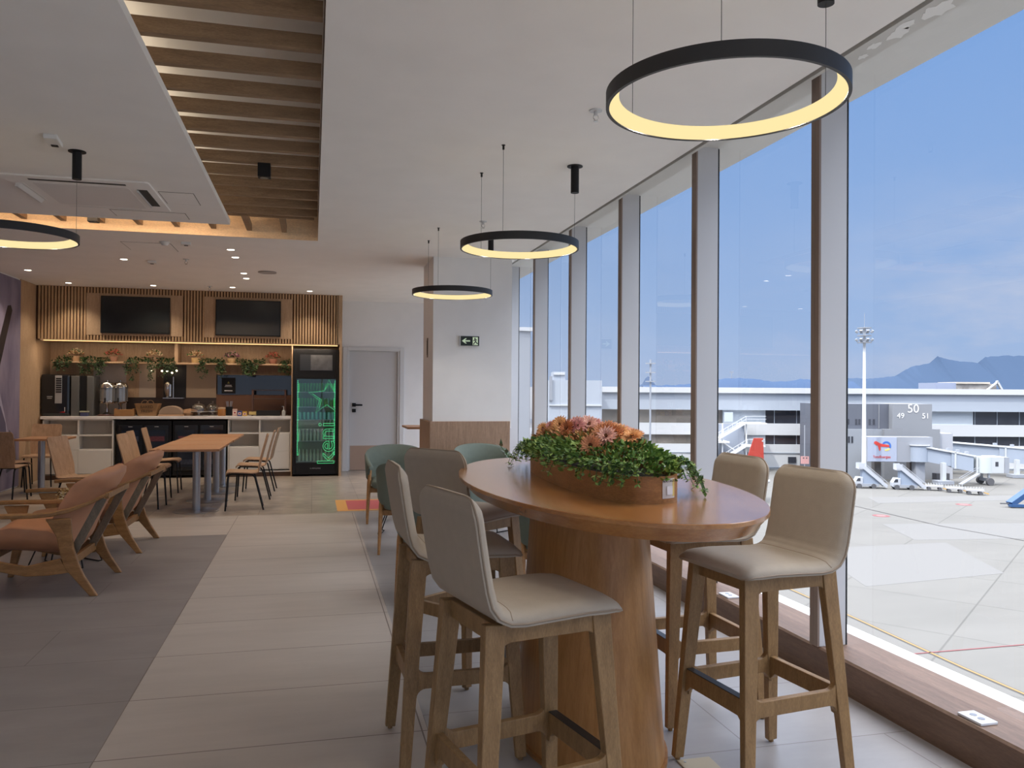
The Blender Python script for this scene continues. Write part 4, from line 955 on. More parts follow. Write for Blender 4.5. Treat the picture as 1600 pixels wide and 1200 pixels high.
b.tube([(.29, -.006, 1.44), (.21, -.006, 1.56), (.15, -.006, 1.45)], .0035, 6).tube([(-.06, -.006, 1.385), (.09, -.006, 1.28), (.05, -.006, 1.13)], .0035, 6)
b.obj('star_outline', m_neon, fr)
gl_ = bpy.data.lights.new('fridge_led_glow', 'AREA'); gl_.shape = 'RECTANGLE'; gl_.size = .02; gl_.size_y = 1.2; gl_.energy = .05; gl_.color = (.2, 1, .45)
for xx_ in (-.28, .30):
    o = bpy.data.objects.new('fridge_led_glow', gl_); C.objects.link(o); o.parent = t; o.location = (xx_, .012, .95); o.rotation_euler = (radians(90), 0, radians(-50 if xx_ < 0 else 50))

# things on the counter
CT = 1.005
t = thing('coffee_machine', 'tall black coffee vending machine at the left end of the bar counter', 'coffee machine', (-3.90, 14.30, CT))
MB().box(-.25, .16, -.22, .2, .01, .66).obj('body', m_blackg, t, bevel=.03, bseg=3)
MB().box(-.045, .055, -.229, -.22, .20, .64).obj('selection_panel', mat('machine_silver', (.42, .42, .42), .35, .4), t, bevel=.004)
b = MB()
for k in range(7): b.box(-.03, .05, -.233, -.229, .37+.035*k, .393+.035*k)
b.obj('buttons', m_black, t)
MB().prism([(.02, .06), (.10, .075), (.10, .055)], -.224, -.22).obj('red_mark', mat('red_mark', srgb(190, 40, 44), .5), t)
MB().box(.094, .1, -.224, -.22, .065, .14).obj('white_mark', m_whitetrim, t)
MB().box(-.16, -.08, -.223, -.22, .30, .315).box(-.155, -.09, -.223, -.22, .275, .285).obj('brand_plate', mat('plate_grey', (.3, .3, .3), .4), t)
t = thing('water_dispenser', 'grey and black dispenser box right of the tall coffee machine', 'dispenser', (-3.585, 14.30, CT))
MB().box(-.14, -.02, -.20, .2, .0, .64).obj('left_panel', mat('dispenser_grey', (.10, .10, .095), .4), t, bevel=.012)
MB().box(-.02, .09, -.16, .2, .0, .64).obj('dark_recess', m_black, t)
MB().box(.09, .19, -.20, .2, .0, .64).obj('right_panel', mat('dispenser_grey2', (.10, .10, .095), .4), t, bevel=.012)
for x, y, l in ((-3.22, 14.22, 'left chrome juice dispenser on the bar counter'), (-3.06, 14.38, 'right chrome juice dispenser on the bar counter')):
    t = thing('juice_dispenser', l, 'juice dispenser', (x, y, CT), 0, 'chrome juice dispensers')
    MB().lathe([(.07, .02), (.07, .03), (.03, .06), (.022, .15), (.035, .20), (.05, .205)], 24).obj('stand', m_chrome, t, smooth=True)
    MB().lathe([(.122, .20), (.125, .205), (.125, .235), (.118, .24)], 28).obj('lower_band', m_chrome, t, smooth=True)
    MB().lathe([(.115, .235), (.115, .45)], 28).obj('tank', mat('tank_clear', (.26, .26, .26), .15, .5), t, smooth=True)
    MB().lathe([(.125, .45), (.122, .49), (.09, .535), (.03, .55), (.012, .555), (.012, .575), (0, .58)], 28).obj('lid', m_chrome, t, smooth=True)
    MB().box(-.012, .012, -.16, -.115, .215, .235).box(-.01, .01, -.16, -.145, .235, .29).obj('tap', m_black, t, bevel=.003)
tag(MB().box(-3.34, -2.95, 14.08, 14.5, CT, CT+.022).obj('dispenser_tray', mat('tray_brown', srgb(86, 56, 46), .4), bevel=.004), 'flat brown tray under the juice dispensers', 'tray')
t = thing('sugar_box', 'small blue and cream box in front of the black dispenser', 'box', (-3.52, 14.07, CT))
MB().box(-.05, .06, -.04, .04, 0, .06).obj('base', mat('sugar_blue', srgb(72, 76, 110), .5), t, bevel=.004); MB().box(-.06, .07, -.045, .045, .06, .082).obj('lid', mat('sugar_cream', srgb(170, 168, 140), .5), t, bevel=.004)
t = thing('wooden_crate', 'low tan wooden crate between the juice dispensers and the basket', 'crate', (-2.93, 14.1, CT))
b = MB().box(-.14, .14, -.10, -.09, 0, .105).box(-.14, .14, .09, .10, 0, .105).box(-.14, -.13, -.09, .09, 0, .12).box(.13, .14, -.09, .09, 0, .12).box(-.13, .13, -.09, .09, 0, .008)
b.obj('box', mat('crate_tan', srgb(160, 116, 70), .6, var=.1), t, bevel=.002)
t = thing('wicker_basket', 'wicker basket with hoop handles and dark lettering on the counter', 'basket', (-2.60, 14.18, CT))
m_wick = wood('wicker', srgb(128, 96, 62), srgb(166, 130, 90), .8, (1, 1, 30), 8)
MB().loft([[(x*.78, y*.78, 0) for x, y in rrect(-.18, .18, -.11, .11, .03)], [(x, y, .2) for x, y in rrect(-.19, .19, -.12, .12, .03)], [(x*.94, y*.94, .2) for x, y in rrect(-.19, .19, -.12, .12, .03)], [(x*.74, y*.74, .03) for x, y in rrect(-.18, .18, -.11, .11, .03)]]).obj('body', m_wick, t)
for dx in (-.03, .05): MB().tube([(dx-.055*cos(pi*k/10), -.10, .19+.065*sin(pi*k/10)) for k in range(11)], .004, 6).obj('handle', m_wick, t)
for z, s in ((.145, 'BAKED'), (.075, 'FRESH')): text_obj('lettering', s, .062, mat('basket_ink', srgb(60, 44, 32), .7), t, (0, -.118+(.0 if z > .1 else .012)*1-.002, z), (pi/2+.1, 0, 0), .001)
# bread domes on board, wine glasses, glass cloches
t = thing('bread_basket', 'half-round beige covered bread tray on the counter', 'bread cover', (-2.24, 14.18, CT))
MB().prism([(-.19, 0), (.19, 0), (.19, .025), (-.19, .025)], -.14, .14).obj('board', mat('board_tan', srgb(176, 140, 108), .6), t, bevel=.006)
MB().prism([(-.18, .025), (.18, .025)] + [(.18*cos(a), .04+.125*sin(a)) for a in [pi*k/16 for k in range(17)]], -.12, .12).obj('cover', mat('cover_beige', srgb(150, 128, 108), .8), t, bevel=.01)
t = thing('bread_loaf', 'folded brown cloth with bread behind the half-round cover', 'bread', (-1.98, 14.32, CT))
MB().lathe([(.14, 0), (.15, .04), (.10, .10), (0, .12)], 18).obj('loaf', mat('bread_brown', srgb(140, 108, 80), .8, var=.3, vs=14), t, smooth=True)
m_cg = glass('clear_glass', (.86, .84, .80), .12)
for x, y, r, l in ((-1.82, 14.15, .12, 'glass cake dome nearer the bread on the counter'), (-1.62, 14.30, .11, 'glass cake dome beside the amber jar')):
    t = thing('cake_dome', l, 'cake stand', (x, y, CT), 0, 'glass cake domes')
    MB().lathe([(.07, 0), (.065, .008), (.018, .02), (.018, .05), (.06, .062), (r+.01, .066), (r+.01, .074), (0, .074)], 28).obj('stand', mat('stand_glass', (.45, .42, .38), .15, .2), t, smooth=True, ang=40)
    MB().lathe([(r, .075), (r, .12), (r*.85, .165), (r*.5, .195), (.015, .205), (.012, .22), (.018, .235), (0, .24)], 28, cap=False).obj('dome', m_cg, t, smooth=True)
t = thing('amber_jar', 'amber jar with wooden lid on the counter right of the cake domes', 'jar', (-1.46, 14.14, CT))
MB().lathe([(.06, 0), (.065, .01), (.065, .10), (.055, .115)], 20).obj('jar', mat('amber', srgb(150, 100, 50), .2), t, smooth=True); MB().lathe([(.06, .115), (.06, .14), (0, .145)], 20).obj('lid', m_panel, t)
t = thing('utensil_pot', 'black pot with utensils behind the amber jar', 'pot', (-1.36, 14.32, CT))
MB().lathe([(.055, 0), (.06, .15), (.05, .15)], 18).obj('pot', m_black, t); b = MB()
for k in range(6): a = k*1.05; b.bar((.02*cos(a), .02*sin(a), .08), (.05*cos(a), .05*sin(a), .24), .008, .008)
b.obj('utensils', m_steel, t)
for x, y, w, h, c, l in ((-1.25, 14.12, .075, .115, srgb(200, 170, 160), 'tall pink and white carton on the counter'), (-1.17, 14.08, .07, .085, srgb(60, 70, 130), 'small blue carton on the counter'), (-1.09, 14.08, .07, .075, srgb(206, 160, 50), 'small yellow carton on the counter')):
    o = thing('carton', l, 'box', (x, y, CT)); MB().box(-w/2, w/2, -.03, .03, 0, h).obj('body', mat('carton', c, .5), o, bevel=.002); MB().box(-w/3, w/3, -.0315, -.03, h*.25, h*.7).obj('print', mat('carton_print', srgb(230, 220, 210), .5), o)
    MB().box(-w/5, w/5, -.033, -.0315, h*.35, h*.6).obj('print_mark', mat('cm', srgb(150, 50, 60), .5), o)
t = thing('display_rack', 'brown metal rack with shelf standing at the right end of the counter', 'rack', (-.71, 14.30, CT))
for x in (-.27, .26):
    MB().box(x-.012, x+.012, -.12, -.10, 0, .44).obj('post', mat('rack_brown', srgb(92, 66, 56), .4, .3), t); MB().box(x-.012, x+.012, .10, .12, 0, .44).obj('post', mat('rack_brown2', srgb(92, 66, 56), .4, .3), t)
MB().box(-.28, .27, -.12, .12, .425, .435).obj('shelf', mat('rack_top', srgb(60, 44, 36), .3), t); MB().box(-.28, .27, -.12, .12, .28, .288).obj('shelf', mat('rack_mid', srgb(70, 60, 52), .3), t)
t = thing('black_tray', 'long black tray box on the counter under the metal rack', 'tray', (-.77, 14.18, CT))
MB().box(-.14, .24, -.06, .08, 0, .09).obj('box', m_black, t, bevel=.004); MB().box(-.26, -.145, -.05, .05, .02, .07).obj('yellow_sleeve', mat('sleeve', srgb(190, 170, 110), .5), t)
t = thing('bottle', 'small clear pump bottle at the right end of the counter', 'bottle', (-.47, 14.1, CT))
MB().lathe([(.03, 0), (.032, .08), (.012, .10), (.012, .12)], 16).obj('body', mat('pump_clear', (.4, .42, .42), .2), t, smooth=True); MB().cyl(0, 0, .12, .16, .005, 8).bar((0, 0, .16), (-.03, 0, .158), .008, .008).obj('pump', m_whitetrim, t)
t = thing('certificate_sign', 'black framed sign with pale lettering leaning before the bar mirror', 'sign', (-1.40, 14.57, 1.375))
MB().box(-.11, .11, 0, .02, 0, .27).obj('board', m_black, t); MB().box(-.05, .05, -.003, 0, .135, .145).box(-.06, .06, -.003, 0, .115, .122).box(-.065, .065, -.003, 0, .04, .055).obj('lettering', m_whitetrim, t)
MB().prism([(-.02, .17), (.02, .17), (0, .21)], -.003, 0).obj('emblem', mat('emblem_gold', srgb(140, 130, 60), .5), t)
t = thing('beer_tap', 'chrome drink tap tower in the dark opening behind the bar', 'tap', (-2.32, 14.5, 1.30))
MB().cyl(.05, 0, 0, .35, .012, 12).cyl(0, -.02, .02, .22, .03, 16).lathe([(.02, .0), (.05, .12), (.055, .22), (.03, .26), (0, .27)], 20, c=(-.04, 0, 0)).obj('tower', m_chrome, t, smooth=True)
tag(MB().box(-2.42, -2.10, 14.42, 14.60, 1.285, 1.30).obj('tap_shelf', m_steel), 'small steel ledge under the drink tap', 'ledge')
# ------------------------------------------------------------------ outside: apron, pier building, vehicles (local frame turned to face the camera heading)
GZ = -10.5
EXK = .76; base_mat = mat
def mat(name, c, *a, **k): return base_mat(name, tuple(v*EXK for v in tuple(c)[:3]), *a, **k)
def stand_at(t, d, z, size): t.location = ext_dir(0, d, z); t.scale = (size,)*3
def eth(name, label, cat, x, d, z=GZ, rz=0, group=None): return thing(name, label, cat, ext_dir(x, d, z), -YAW+rz, group)
m_conc = tiles('apron_concrete', (.118, .114, .106), (.086, .083, .077), 7.5, 7.5, .85, 0, 0, 0, .035, (.08, .3, 1), .05, .08, rot=radians(-38), spec=.15)
struct(MB().box(-60, 900, -300, 900, GZ-.5, GZ).obj('apron_ground', m_conc))
m_yel = mat('paint_yellow', srgb(140, 112, 60), .7); m_dkl = mat('paint_dark', srgb(74, 70, 68), .8); m_red = mat('paint_red', srgb(120, 60, 62), .7)
def strip(name, label, pts, w, m, w2=None, m2=None):
    t = thing(name, label, 'ground marking', (0, 0, 0))
    def poly(w, z, m, nm):
        b = MB()
        for (x0, d0), (x1, d1) in zip(pts[:-1], pts[1:]):
            a = ext_dir(x0, d0, z); c = ext_dir(x1, d1, z); dr = (c-a).normalized(); n_ = Vector((-dr.y, dr.x, 0))*w/2
            b.add([a-n_, c-n_, c+n_, a+n_], [(0, 1, 2, 3)])
        b.obj(nm, m, t)
    if w2: poly(w2, GZ+.012, m2, 'dark_border')
    poly(w, GZ+.024, m, 'line')
strip('taxi_line', 'yellow taxi line with dark borders crossing the near apron', [(13.5, 66), (17.0, 49.3), (18.2, 43.5), (19.8, 35.2), (20.5, 32.3), (22.5, 22)], .13, m_yel, .30, m_dkl)
strip('dark_apron_line', 'thin dark line running across the middle apron', [(34.0, 97), (36.4, 86.0), (38.9, 73.1), (42.0, 66.0), (48, 52)], .22, m_dkl)
strip('red_apron_line', 'thin red line across the near apron', [(16.0, 36.4), (17.2, 36.8), (24.5, 38.6), (34, 41)], .10, m_red)
for x, d, l in ((36.2, 79.0, 'nearer red painted circle on the apron'), (49.0, 87.4, 'farther red painted circle by the baggage dollies')):
    t = eth('apron_circle', l, 'ground marking', x, d, GZ, 0)
    MB().cyl(0, 0, 0, .012, .8, 28).obj('disc', m_red, t); MB().cyl(0, 0, .012, .016, .45, 20).obj('inner_disc', mat('red_worn', srgb(150, 100, 98), .7), t)
m_pat = mat('concrete_patch', (.170, .166, .160), .85, spec=.15)
for i, (x0, x1, d0, d1) in enumerate(((33, 70, 66, 74), (22, 33, 50, 62), (40, 60, 88, 93))):
    t = eth('concrete_patch', ['paler concrete patch across the middle apron', 'paler concrete patch near the window', 'paler concrete strip by the stair trucks'][i], 'ground patch', 0, 0, GZ); MB().prism([(x0, d0), (x1, d0+4), (x1+2, d1+3), (x0+1, d1)], .004, .008, 'z').obj('patch', m_pat, t)
# pier building
m_bw = mat('pier_white', (.62, .625, .63), .7); m_bg = mat('pier_bluegrey', (.42, .46, .52), .7); m_bd = mat('pier_glass', srgb(62, 64, 72), .25, var=.3, vs=.25); m_bt = mat('pier_glass_tan', srgb(140, 130, 118), .4, var=.35, vs=.3)
m_bl = mat('pier_paleblue', (.54, .59, .64), .6)
t = eth('pier_building', 'long white two-storey airport pier building across the apron', 'building', 0, 112, 0)
stand_at(t, 126.6, -0.19, 1.13)
def fb(x0, x1, z0, z1, m, nm='wall', y0=0, y1=8): return MB().box(x0, x1, y0, y1, z0, z1).obj(nm, m, t)
fb(12.4, 190, 1.4, 2.15, m_bw, 'roof_edge', -1.2, 8); fb(12.4, 190, -.95, 1.42, m_bg, 'upper_band', -.8, 8)
fb(12.4, 190, -4.4, -2.8, m_bw, 'middle_band', -.3); fb(12.4, 190, -10.5, -5.7, m_bw, 'lower_wall', -.2)
fb(29.3, 35.2, -2.82, -.93, m_bl, 'wall_panel', -.1); fb(53, 64, -2.82, -.93, m_bl, 'wall_panel', -.1); fb(29, 35.2, -5.72, -4.38, m_bl, 'wall_panel', -.1); fb(53, 61, -5.72, -4.38, m_bl, 'wall_panel', -.1)
for x0, x1, m in ((12.4, 28.1, m_bt), (28.1, 29.3, m_bt), (35.2, 53, m_bd), (64, 190, m_bd)): fb(x0, x1, -2.8, -.95, m, 'window_band', .3)
for x0, x1, m in ((12.4, 29, m_bt), (35.2, 53, m_bd), (61, 190, m_bd)): fb(x0, x1, -5.7, -4.4, m, 'window_band', .3)
fb(12.4, 190, -6.9, -6.8, m_bg, 'ledge', -.3, 0); fb(12.4, 190, -8.9, -8.8, m_bg, 'ledge', -.3, 0)
for x in (38.3, 41.4): fb(x, x+1.1, -8.2, -7.4, m_bd, 'small_window', -.35, 0)
b = MB();  x = 36.5
while x < 190: b.box(x, x+.08, .2, .3, -2.8, -.95).box(x, x+.08, .2, .3, -5.7, -4.4); x += 3.1
b.obj('mullions', m_bg, t)
# blue grey left block and wing
t = eth('service_block', 'pale grey stepped rooftop block left of the pier building', 'building', 0, 104, 0)
stand_at(t, 117.5, -0.19, 1.13)
MB().box(4.8, 11.6, 0, 8, -10.5, 2.9).obj('main_block', m_bg, t); MB().box(5.3, 6.9, .5, 6, 2.9, 4.0).obj('roof_box', m_bg, t); MB().box(5.4, 6.8, .3, .5, 3.6, 3.85).obj('roof_vent', m_bw, t)
MB().box(4.8, 5.2, -.3, 0, .3, 3.4).obj('side_pipe', mat('dark_grey', (.3, .32, .36), .6), t)
MB().box(4.8, 11.6, -.2, 0, -.4, -.25).obj('ledge', m_bw, t)
t = thing('terminal_wing', 'tall pale terminal wing just outside the farthest window', 'building', (0, 25, 0))
MB().box(3.2, 6.78, 0, 7, -10.5, 3.38).obj('wall', mat('wing_paint', (.33, .345, .375), .7), t); MB().box(3.2, 6.84, -.06, 7, 3.38, 3.5).obj('coping', m_bw, t)
t = thing('pier_end_wall', 'narrow pale wall with the number 7 seen past the terminal wing', 'building', (0, 31, 0))
MB().box(8.0, 8.9, 0, 6, -10.5, 1.62).obj('wall', m_bw, t); text_obj('number', '7', .9, mat('num_white', (.9, .9, .9), .6), t, (8.32, -.02, -.35), (pi/2, 0, 0), .01)
MB().box(8.0, 8.9, -.03, 0, .2, .35).obj('ledge', m_bg, t)
# gate 50 tower
m_tg = mat('tower_grey', (.27, .28, .30), .75); m_td = mat('tower_dark', (.12, .13, .16), .6)
t = eth('gate_tower', 'grey stepped gate tower with the numbers 49, 50 and 51', 'building', 0, 100, 0)
stand_at(t, 113.0, -0.19, 1.13)
MB().box(38.6, 47.25, 1.0, 8, -10.5, .15).obj('dark_wing', m_td, t); MB().box(38.6, 46.2, .5, 1.0, -10.5, -3.0).obj('lower_block', mat('tower_mid', (.30, .32, .35), .7), t)
MB().prism([(47.2, -2.95), (47.2, .2), (52.1, .2), (52.1, -2.9), (53.1, -2.9), (53.1, -10.5), (46.2, -10.5), (46.2, -2.95)], 0, 8).obj('number_wall', m_tg, t)
MB().box(52.1, 54.9, .4, 8, -10.5, -3.45).obj('side_step', mat('step_grey', (.45, .46, .5), .7), t)
m_num = mat('number_white', (.85, .83, .80), .6)
for s, x, z, sz in (('50', 49.75, -.42, 1.5), ('49', 48.2, -1.3, .95), ('51', 51.3, -1.3, .95)): text_obj('gate_number', s, sz, m_num, t, (x, -.03, z), (pi/2, 0, 0), .01)
b = MB()
for x, z in ((41.6, -2.1), (42.0, -2.1), (43.0, -2.1), (43.4, -2.1), (44.7, -2.1), (45.2, -2.1)): b.box(x, x+.25, .95, 1.0, z-.35, z+.35)
for x, z in ((41.9, -4.3), (42.3, -4.3)): b.box(x, x+.22, .45, .5, z-.4, z+.4)
b.obj('slit_windows', m_bd, t); MB().box(45.9, 46.0, .9, 1.0, -2.9, .1).obj('pipe', m_tg, t)
# gallery with advertising panel
t = eth('boarding_gallery', 'raised grey boarding gallery with the blue red and yellow fuel advert', 'jet bridge', 0, 97, 0)
stand_at(t, 108.6, -0.17, 1.12)
MB().box(42.75, 50.6, 0, 1.6, -6.75, -3.75).obj('gallery', mat('gallery_grey', (.32, .335, .37), .7), t)
pn = MB().box(42.75, 46.25, -.08, 0, -6.7, -3.78).obj('advert_panel', mat('advert_blue', (.40, .44, .55), .6), t)
m_lr = mat('logo_red', srgb(214, 66, 58), .5); m_lb = mat('logo_blue', srgb(60, 110, 190), .5); m_ly = mat('logo_yellow', srgb(222, 208, 120), .5)
def ringseg(cx, cz, r0, r1, a0, a1, n=14):
    o_ = arc(cx, cz, r1, a0, a1, n); i_ = arc(cx, cz, r0, a1, a0, n); return o_+i_
def strokes(segs, m, name, y=-.10):
    b = MB()
    for sg in segs: 
        n = len(sg)//2
        for k in range(n-1): b.prism([sg[k], sg[k+1], sg[len(sg)-2-k], sg[len(sg)-1-k]], y, -.08)
    return b.obj(name, m, pn)
strokes([ringseg(45.0, -4.85, .36, .58, pi*.92, -pi*.15)], m_lb, 'logo_blue_arc'); strokes([ringseg(45.0, -4.85, .36, .58, -pi*.2, -pi*.62)], m_ly, 'logo_yellow_arc')
MB().prism([(43.55, -4.3), (43.75, -4.25), (44.3, -4.55), (45.3, -4.72), (45.38, -4.95), (44.4, -4.92), (43.75, -4.72), (43.5, -4.5)], -.12, -.1).prism([(43.95, -4.75), (44.3, -4.85), (44.3, -5.35), (44.15, -5.42)], -.12, -.1).obj('logo_red_bar', m_lr, pn)
text_obj('advert_text', 'TotalEnergies', .44, m_lr, pn, (44.45, -.1, -6.15), (pi/2, 0, 0), .01, sx=.88)
m_dk = mat('under_dark', (.10, .10, .11), .8)
for x in (44.3, 48.6): MB().box(x, x+.8, 1.5, 2.4, -10.5, -6.75).obj('support_pier', mat('pier_brown', (.20, .18, .17), .8), t)
# jet bridge 1
m_jb = mat('bridge_white', (.58, .60, .62), .5); m_jb2 = mat('bridge_blue', (.37, .42, .50), .5); m_jg = mat('bridge_grey', (.34, .36, .40), .5)
def jetbridge(label, x0, d0, x1, d1, zt, zb, sc=1.0, drop=.9):
    t = eth('jet_bridge', label, 'jet bridge', 0, 0, 0, 0, 'jet bridges')
    A_ = Vector((x0, d0, 0)); B_ = Vector((x1, d1, 0)); dr = (B_-A_).normalized(); L_ = (B_-A_).length; sd = Vector((-dr.y, dr.x, 0))
    MB().cyl(x0, d0, zb, zt+.1, 1.25*sc, 28).obj('rotunda', m_jb2, t, smooth=True, ang=40); MB().cyl(x0, d0, zt+.1, zt+.2, 1.4*sc, 28).obj('rotunda_roof', m_jb, t, smooth=True, ang=40)
    MB().cyl(x0+.6, d0, zt+.2, zt+.85, .28*sc, 16).obj('roof_unit', m_jg, t)
    MB().box(x0-.6, x0+.6, d0-.6, d0+.6, GZ, zb).obj('support_column', m_jg, t)
    def tun(u0, u1, w, h0, h1, m, nm, dz0, dz1):
        a = A_+dr*u0; c = A_+dr*u1; rr = []
        for p, dz in ((a, dz0), (c, dz1)): rr.append([(p+sd*s*w/2+Vector((0, 0, z-dz))) for s, z in ((-1, h0), (1, h0), (1, h1), (-1, h1))])
        return MB().loft(rr).obj(nm, m, t)
    dz = lambda u: drop*u/L_
    tun(.6, L_*.62, 1.5*sc, zb+.2, zt-.1, m_jb2, 'tunnel', dz(.6), dz(L_*.62)); tun(L_*.55, L_-.5, 1.8*sc, zb+.05, zt+.05, m_jb2, 'outer_tunnel', dz(L_*.55), dz(L_-.5))
    tun(.4, L_-.4, 2.0*sc, zt-.02, zt+.14, m_jb, 'roof', dz(.4), dz(L_-.4))
    for u in (L_*.02, L_*.60, L_*.97):
        tun(u, u+.22, 2.0*sc, zb-.02, zt+.12, m_jb, 'frame_rib', dz(u), dz(u))
    for u in (.52, .68, .84): p = A_+dr*L_*u; MB().box(p.x-.2, p.x+.2, p.y-.2, p.y+.2, zt+.1-dz(L_*u), zt+.5-dz(L_*u)).obj('roof_unit', m_jg, t)
    # cab
    MB().cyl(B_.x+.9*sc, B_.y, zb-drop, zt-drop+.05, 1.25*sc, 28).obj('cab', mat('cab_pale', (.60, .64, .64), .5), t, smooth=True, ang=40)
    MB().box(B_.x+1.3*sc, B_.x+3.1*sc, B_.y-1.1*sc, B_.y+1.1*sc, zb-drop-.02, zt-drop+.12).obj('cab_front', m_jb, t, bevel=.05)
    MB().box(B_.x+3.1*sc, B_.x+3.7*sc, B_.y-1.15*sc, B_.y+1.15*sc, zb-drop+.02, zt-drop+.05).obj('canopy_bellows', m_jg, t)
    MB().box(B_.x+1.9*sc, B_.x+2.3*sc, B_.y-1.12*sc, B_.y-1.08*sc, zb-drop+.9, zb-drop+1.5).obj('cab_window', m_bd, t)
    MB().box(B_.x-4.6, B_.x-4.1, B_.y-.3, B_.y+.3, GZ, zb).obj('front_support', m_jb, t); MB().box(B_.x-5.4, B_.x-3.3, B_.y-.8, B_.y+.8, GZ+.05, GZ+.5).obj('support_base', m_jg, t)
    # wheel bogie
    wx = B_.x+1.2; wy = B_.y
    for s_ in (-.8, .8): MB().box(wx-.12, wx+.12, wy+s_-.12, wy+s_+.12, GZ+.7, zt-drop-.1).obj('lift_column', m_jb, t)
    MB().box(wx-.3, wx+.3, wy-1.2, wy+1.2, GZ+.5, GZ+.85).obj('axle_beam', m_jg, t)
    for s_ in (-1, 1): MB().cyl(0, 0, -.2, .2, .48, 20, T=Matrix.Translation((wx, wy+s_*1.1, GZ+.5)) @ Matrix.Rotation(pi/2, 4, 'X')).obj('wheel', m_dk, t)
    b = MB().bar((B_.x-.6, B_.y-1.6, zb-drop), (B_.x-3.2, B_.y-2.0, GZ+.2), .7, .10)
    for s_ in (-.3, .3): b.bar((B_.x-.6, B_.y-1.6+s_, zb-drop+.8), (B_.x-3.2, B_.y-2.0+s_, GZ+1.0), .05, .05)
    b.obj('service_stairs', m_jg, t)
    return t
jetbridge('nearer white jet bridge with a round cab, right of the fuel advert', 54.9, 108.9, 61.6, 107.0, -5.6, -7.65, 1.0, 1.25)
jetbridge('farther white jet bridge behind the nearer one', 64.3, 121, 77.0, 116, -5.7, -7.9, 1.1, .9)
# stair trucks
def stairtruck(label, x, d, rz):
    t = eth('stair_truck', label, 'stair truck', x, d, GZ, rz, 'white passenger stair trucks')
    m_tw = mat('truck_white', (.52, .54, .58), .4)
    MB().box(-2.3, 1.2, -.8, .8, .35, .75).obj('chassis', m_jg, t)
    cb = MB().prism([(-2.4, .4), (-1.25, .4), (-1.25, 1.75), (-2.0, 1.75), (-2.4, 1.05)], -.8, .8).obj('cab', m_tw, t, bevel=.05)
    MB().prism([(-2.28, 1.15), (-1.65, 1.15), (-1.65, 1.6), (-2.02, 1.6)], -.83, -.8).obj('side_window', m_bd, cb)
    MB().prism([(-1.3, .7), (1.6, .7), (-1.0, 3.0), (-1.3, 3.0)], -.6, .6).obj('stair_body', mat('truck_blue', (.32, .38, .48), .5), t)
    b = MB(); n = 16
    for k in range(n):
        u = k/(n-1); xx = -1.0+u*3.3; zz = 3.15-u*2.85; b.box(xx-.12, xx+.14, -.85, .85, zz-.06, zz)
    b.obj('steps', mat('step_pale', (.66, .72, .76), .5), t)
    for s_ in (-.88, .88):
        MB().bar((-1.1, s_, 3.3), (2.35, s_, .35), .05, .5, up=(0, 0, 1)).bar((-1.1, s_, 4.0), (2.35, s_, 1.05), .05, .07).obj('handrail', m_tw, t)
    MB().box(-1.9, -1.0, -.85, .85, 3.0, 3.15).box(-1.9, -1.0, -.88, -.83, 3.15, 3.95).box(-1.9, -1.0, .83, .88, 3.15, 3.95).obj('platform', m_tw, t)
    for xx in (-1.8, .35):
        for s_ in (-.75, .75): MB().cyl(0, 0, -.15, .15, .38, 18, T=Matrix.Translation((xx, s_, .38)) @ Matrix.Rotation(pi/2, 4, 'X')).cyl(0, 0, -.17, .17, .18, 12, T=Matrix.Translation((xx, s_, .38)) @ Matrix.Rotation(pi/2, 4, 'X')).obj('wheel', m_dk, t)
    t.scale = (.80,)*3
    return t
s1_ = stairtruck('left passenger stair truck at the foot of the light mast', 45.4, 102.2, radians(-8))
s2_ = dup(s1_, 'right passenger stair truck with white pickup cab by the gallery pier', ext_dir(49.6, 101.0, GZ), -YAW+radians(-10)); s2_.scale = (.80,)*3
# baggage dollies
def dolly(label, x, d):
    t = eth('baggage_dolly', label, 'baggage cart', x, d, GZ, radians(-22), 'flat baggage dollies in a row')
    MB().box(-.95, .95, -.6, .6, .45, .6).obj('bed', mat('dolly_grey', (.50, .49, .50), .6), t); b = MB()
    for k in range(7): b.box(-.93+k*.3, -.88+k*.3, -.6, -.55, .6, .85).box(-.93+k*.3, -.88+k*.3, .55, .6, .6, .85)
    b.obj('rail', m_jb, t)
    for xx in (-.6, .6):
        for s_ in (-.5, .5): MB().cyl(0, 0, -.08, .08, .22, 14, T=Matrix.Translation((xx, s_, .22)) @ Matrix.Rotation(pi/2, 4, 'X')).obj('wheel', m_dk, t)
    MB().bar((.95, 0, .3), (1.5, 0, .15), .2, .08).obj('tow_bar', mat('dolly_yellow', srgb(220, 160, 50), .5), t)
for i, (x, d) in enumerate(((52.5, 100.2), (53.9, 98.2), (55.2, 96.2))): dolly(['leftmost', 'middle', 'rightmost'][i]+' flat baggage dolly of the three under the jet bridge', x, d)
# bins under gallery
for i, x in enumerate((59.0, 60.2)): tag(MB().box(-.4, .4, -.4, .4, 0, 1.0).obj('waste_bin', m_dk, eth('bin_group', '', '', 0, 0) if False else None, bevel=.04), ['left', 'right'][i]+' dark bin in the shade beneath the nearer jet bridge', 'bin').location = ext_dir(x, 112, GZ)
# blue tow bar frame at right edge
t = eth('blue_ramp', 'blue steel loader ramp on the apron at the right frame edge', 'loader', 54.2, 85.5, GZ)
m_blu = mat('loader_blue', srgb(44, 82, 128), .45)
MB().bar((-1.4, 0, .35), (3.6, .6, 3.6), .9, .55).obj('boom', m_blu, t, bevel=.04); MB().bar((-1.6, -.3, .25), (4.5, -.6, -.0+.12), .5, .28).obj('base_frame', m_blu, t); MB().bar((-1.4, 0, .4), (-2.4, 0, .42), .12, .12).obj('tow_pin', m_dk, t)
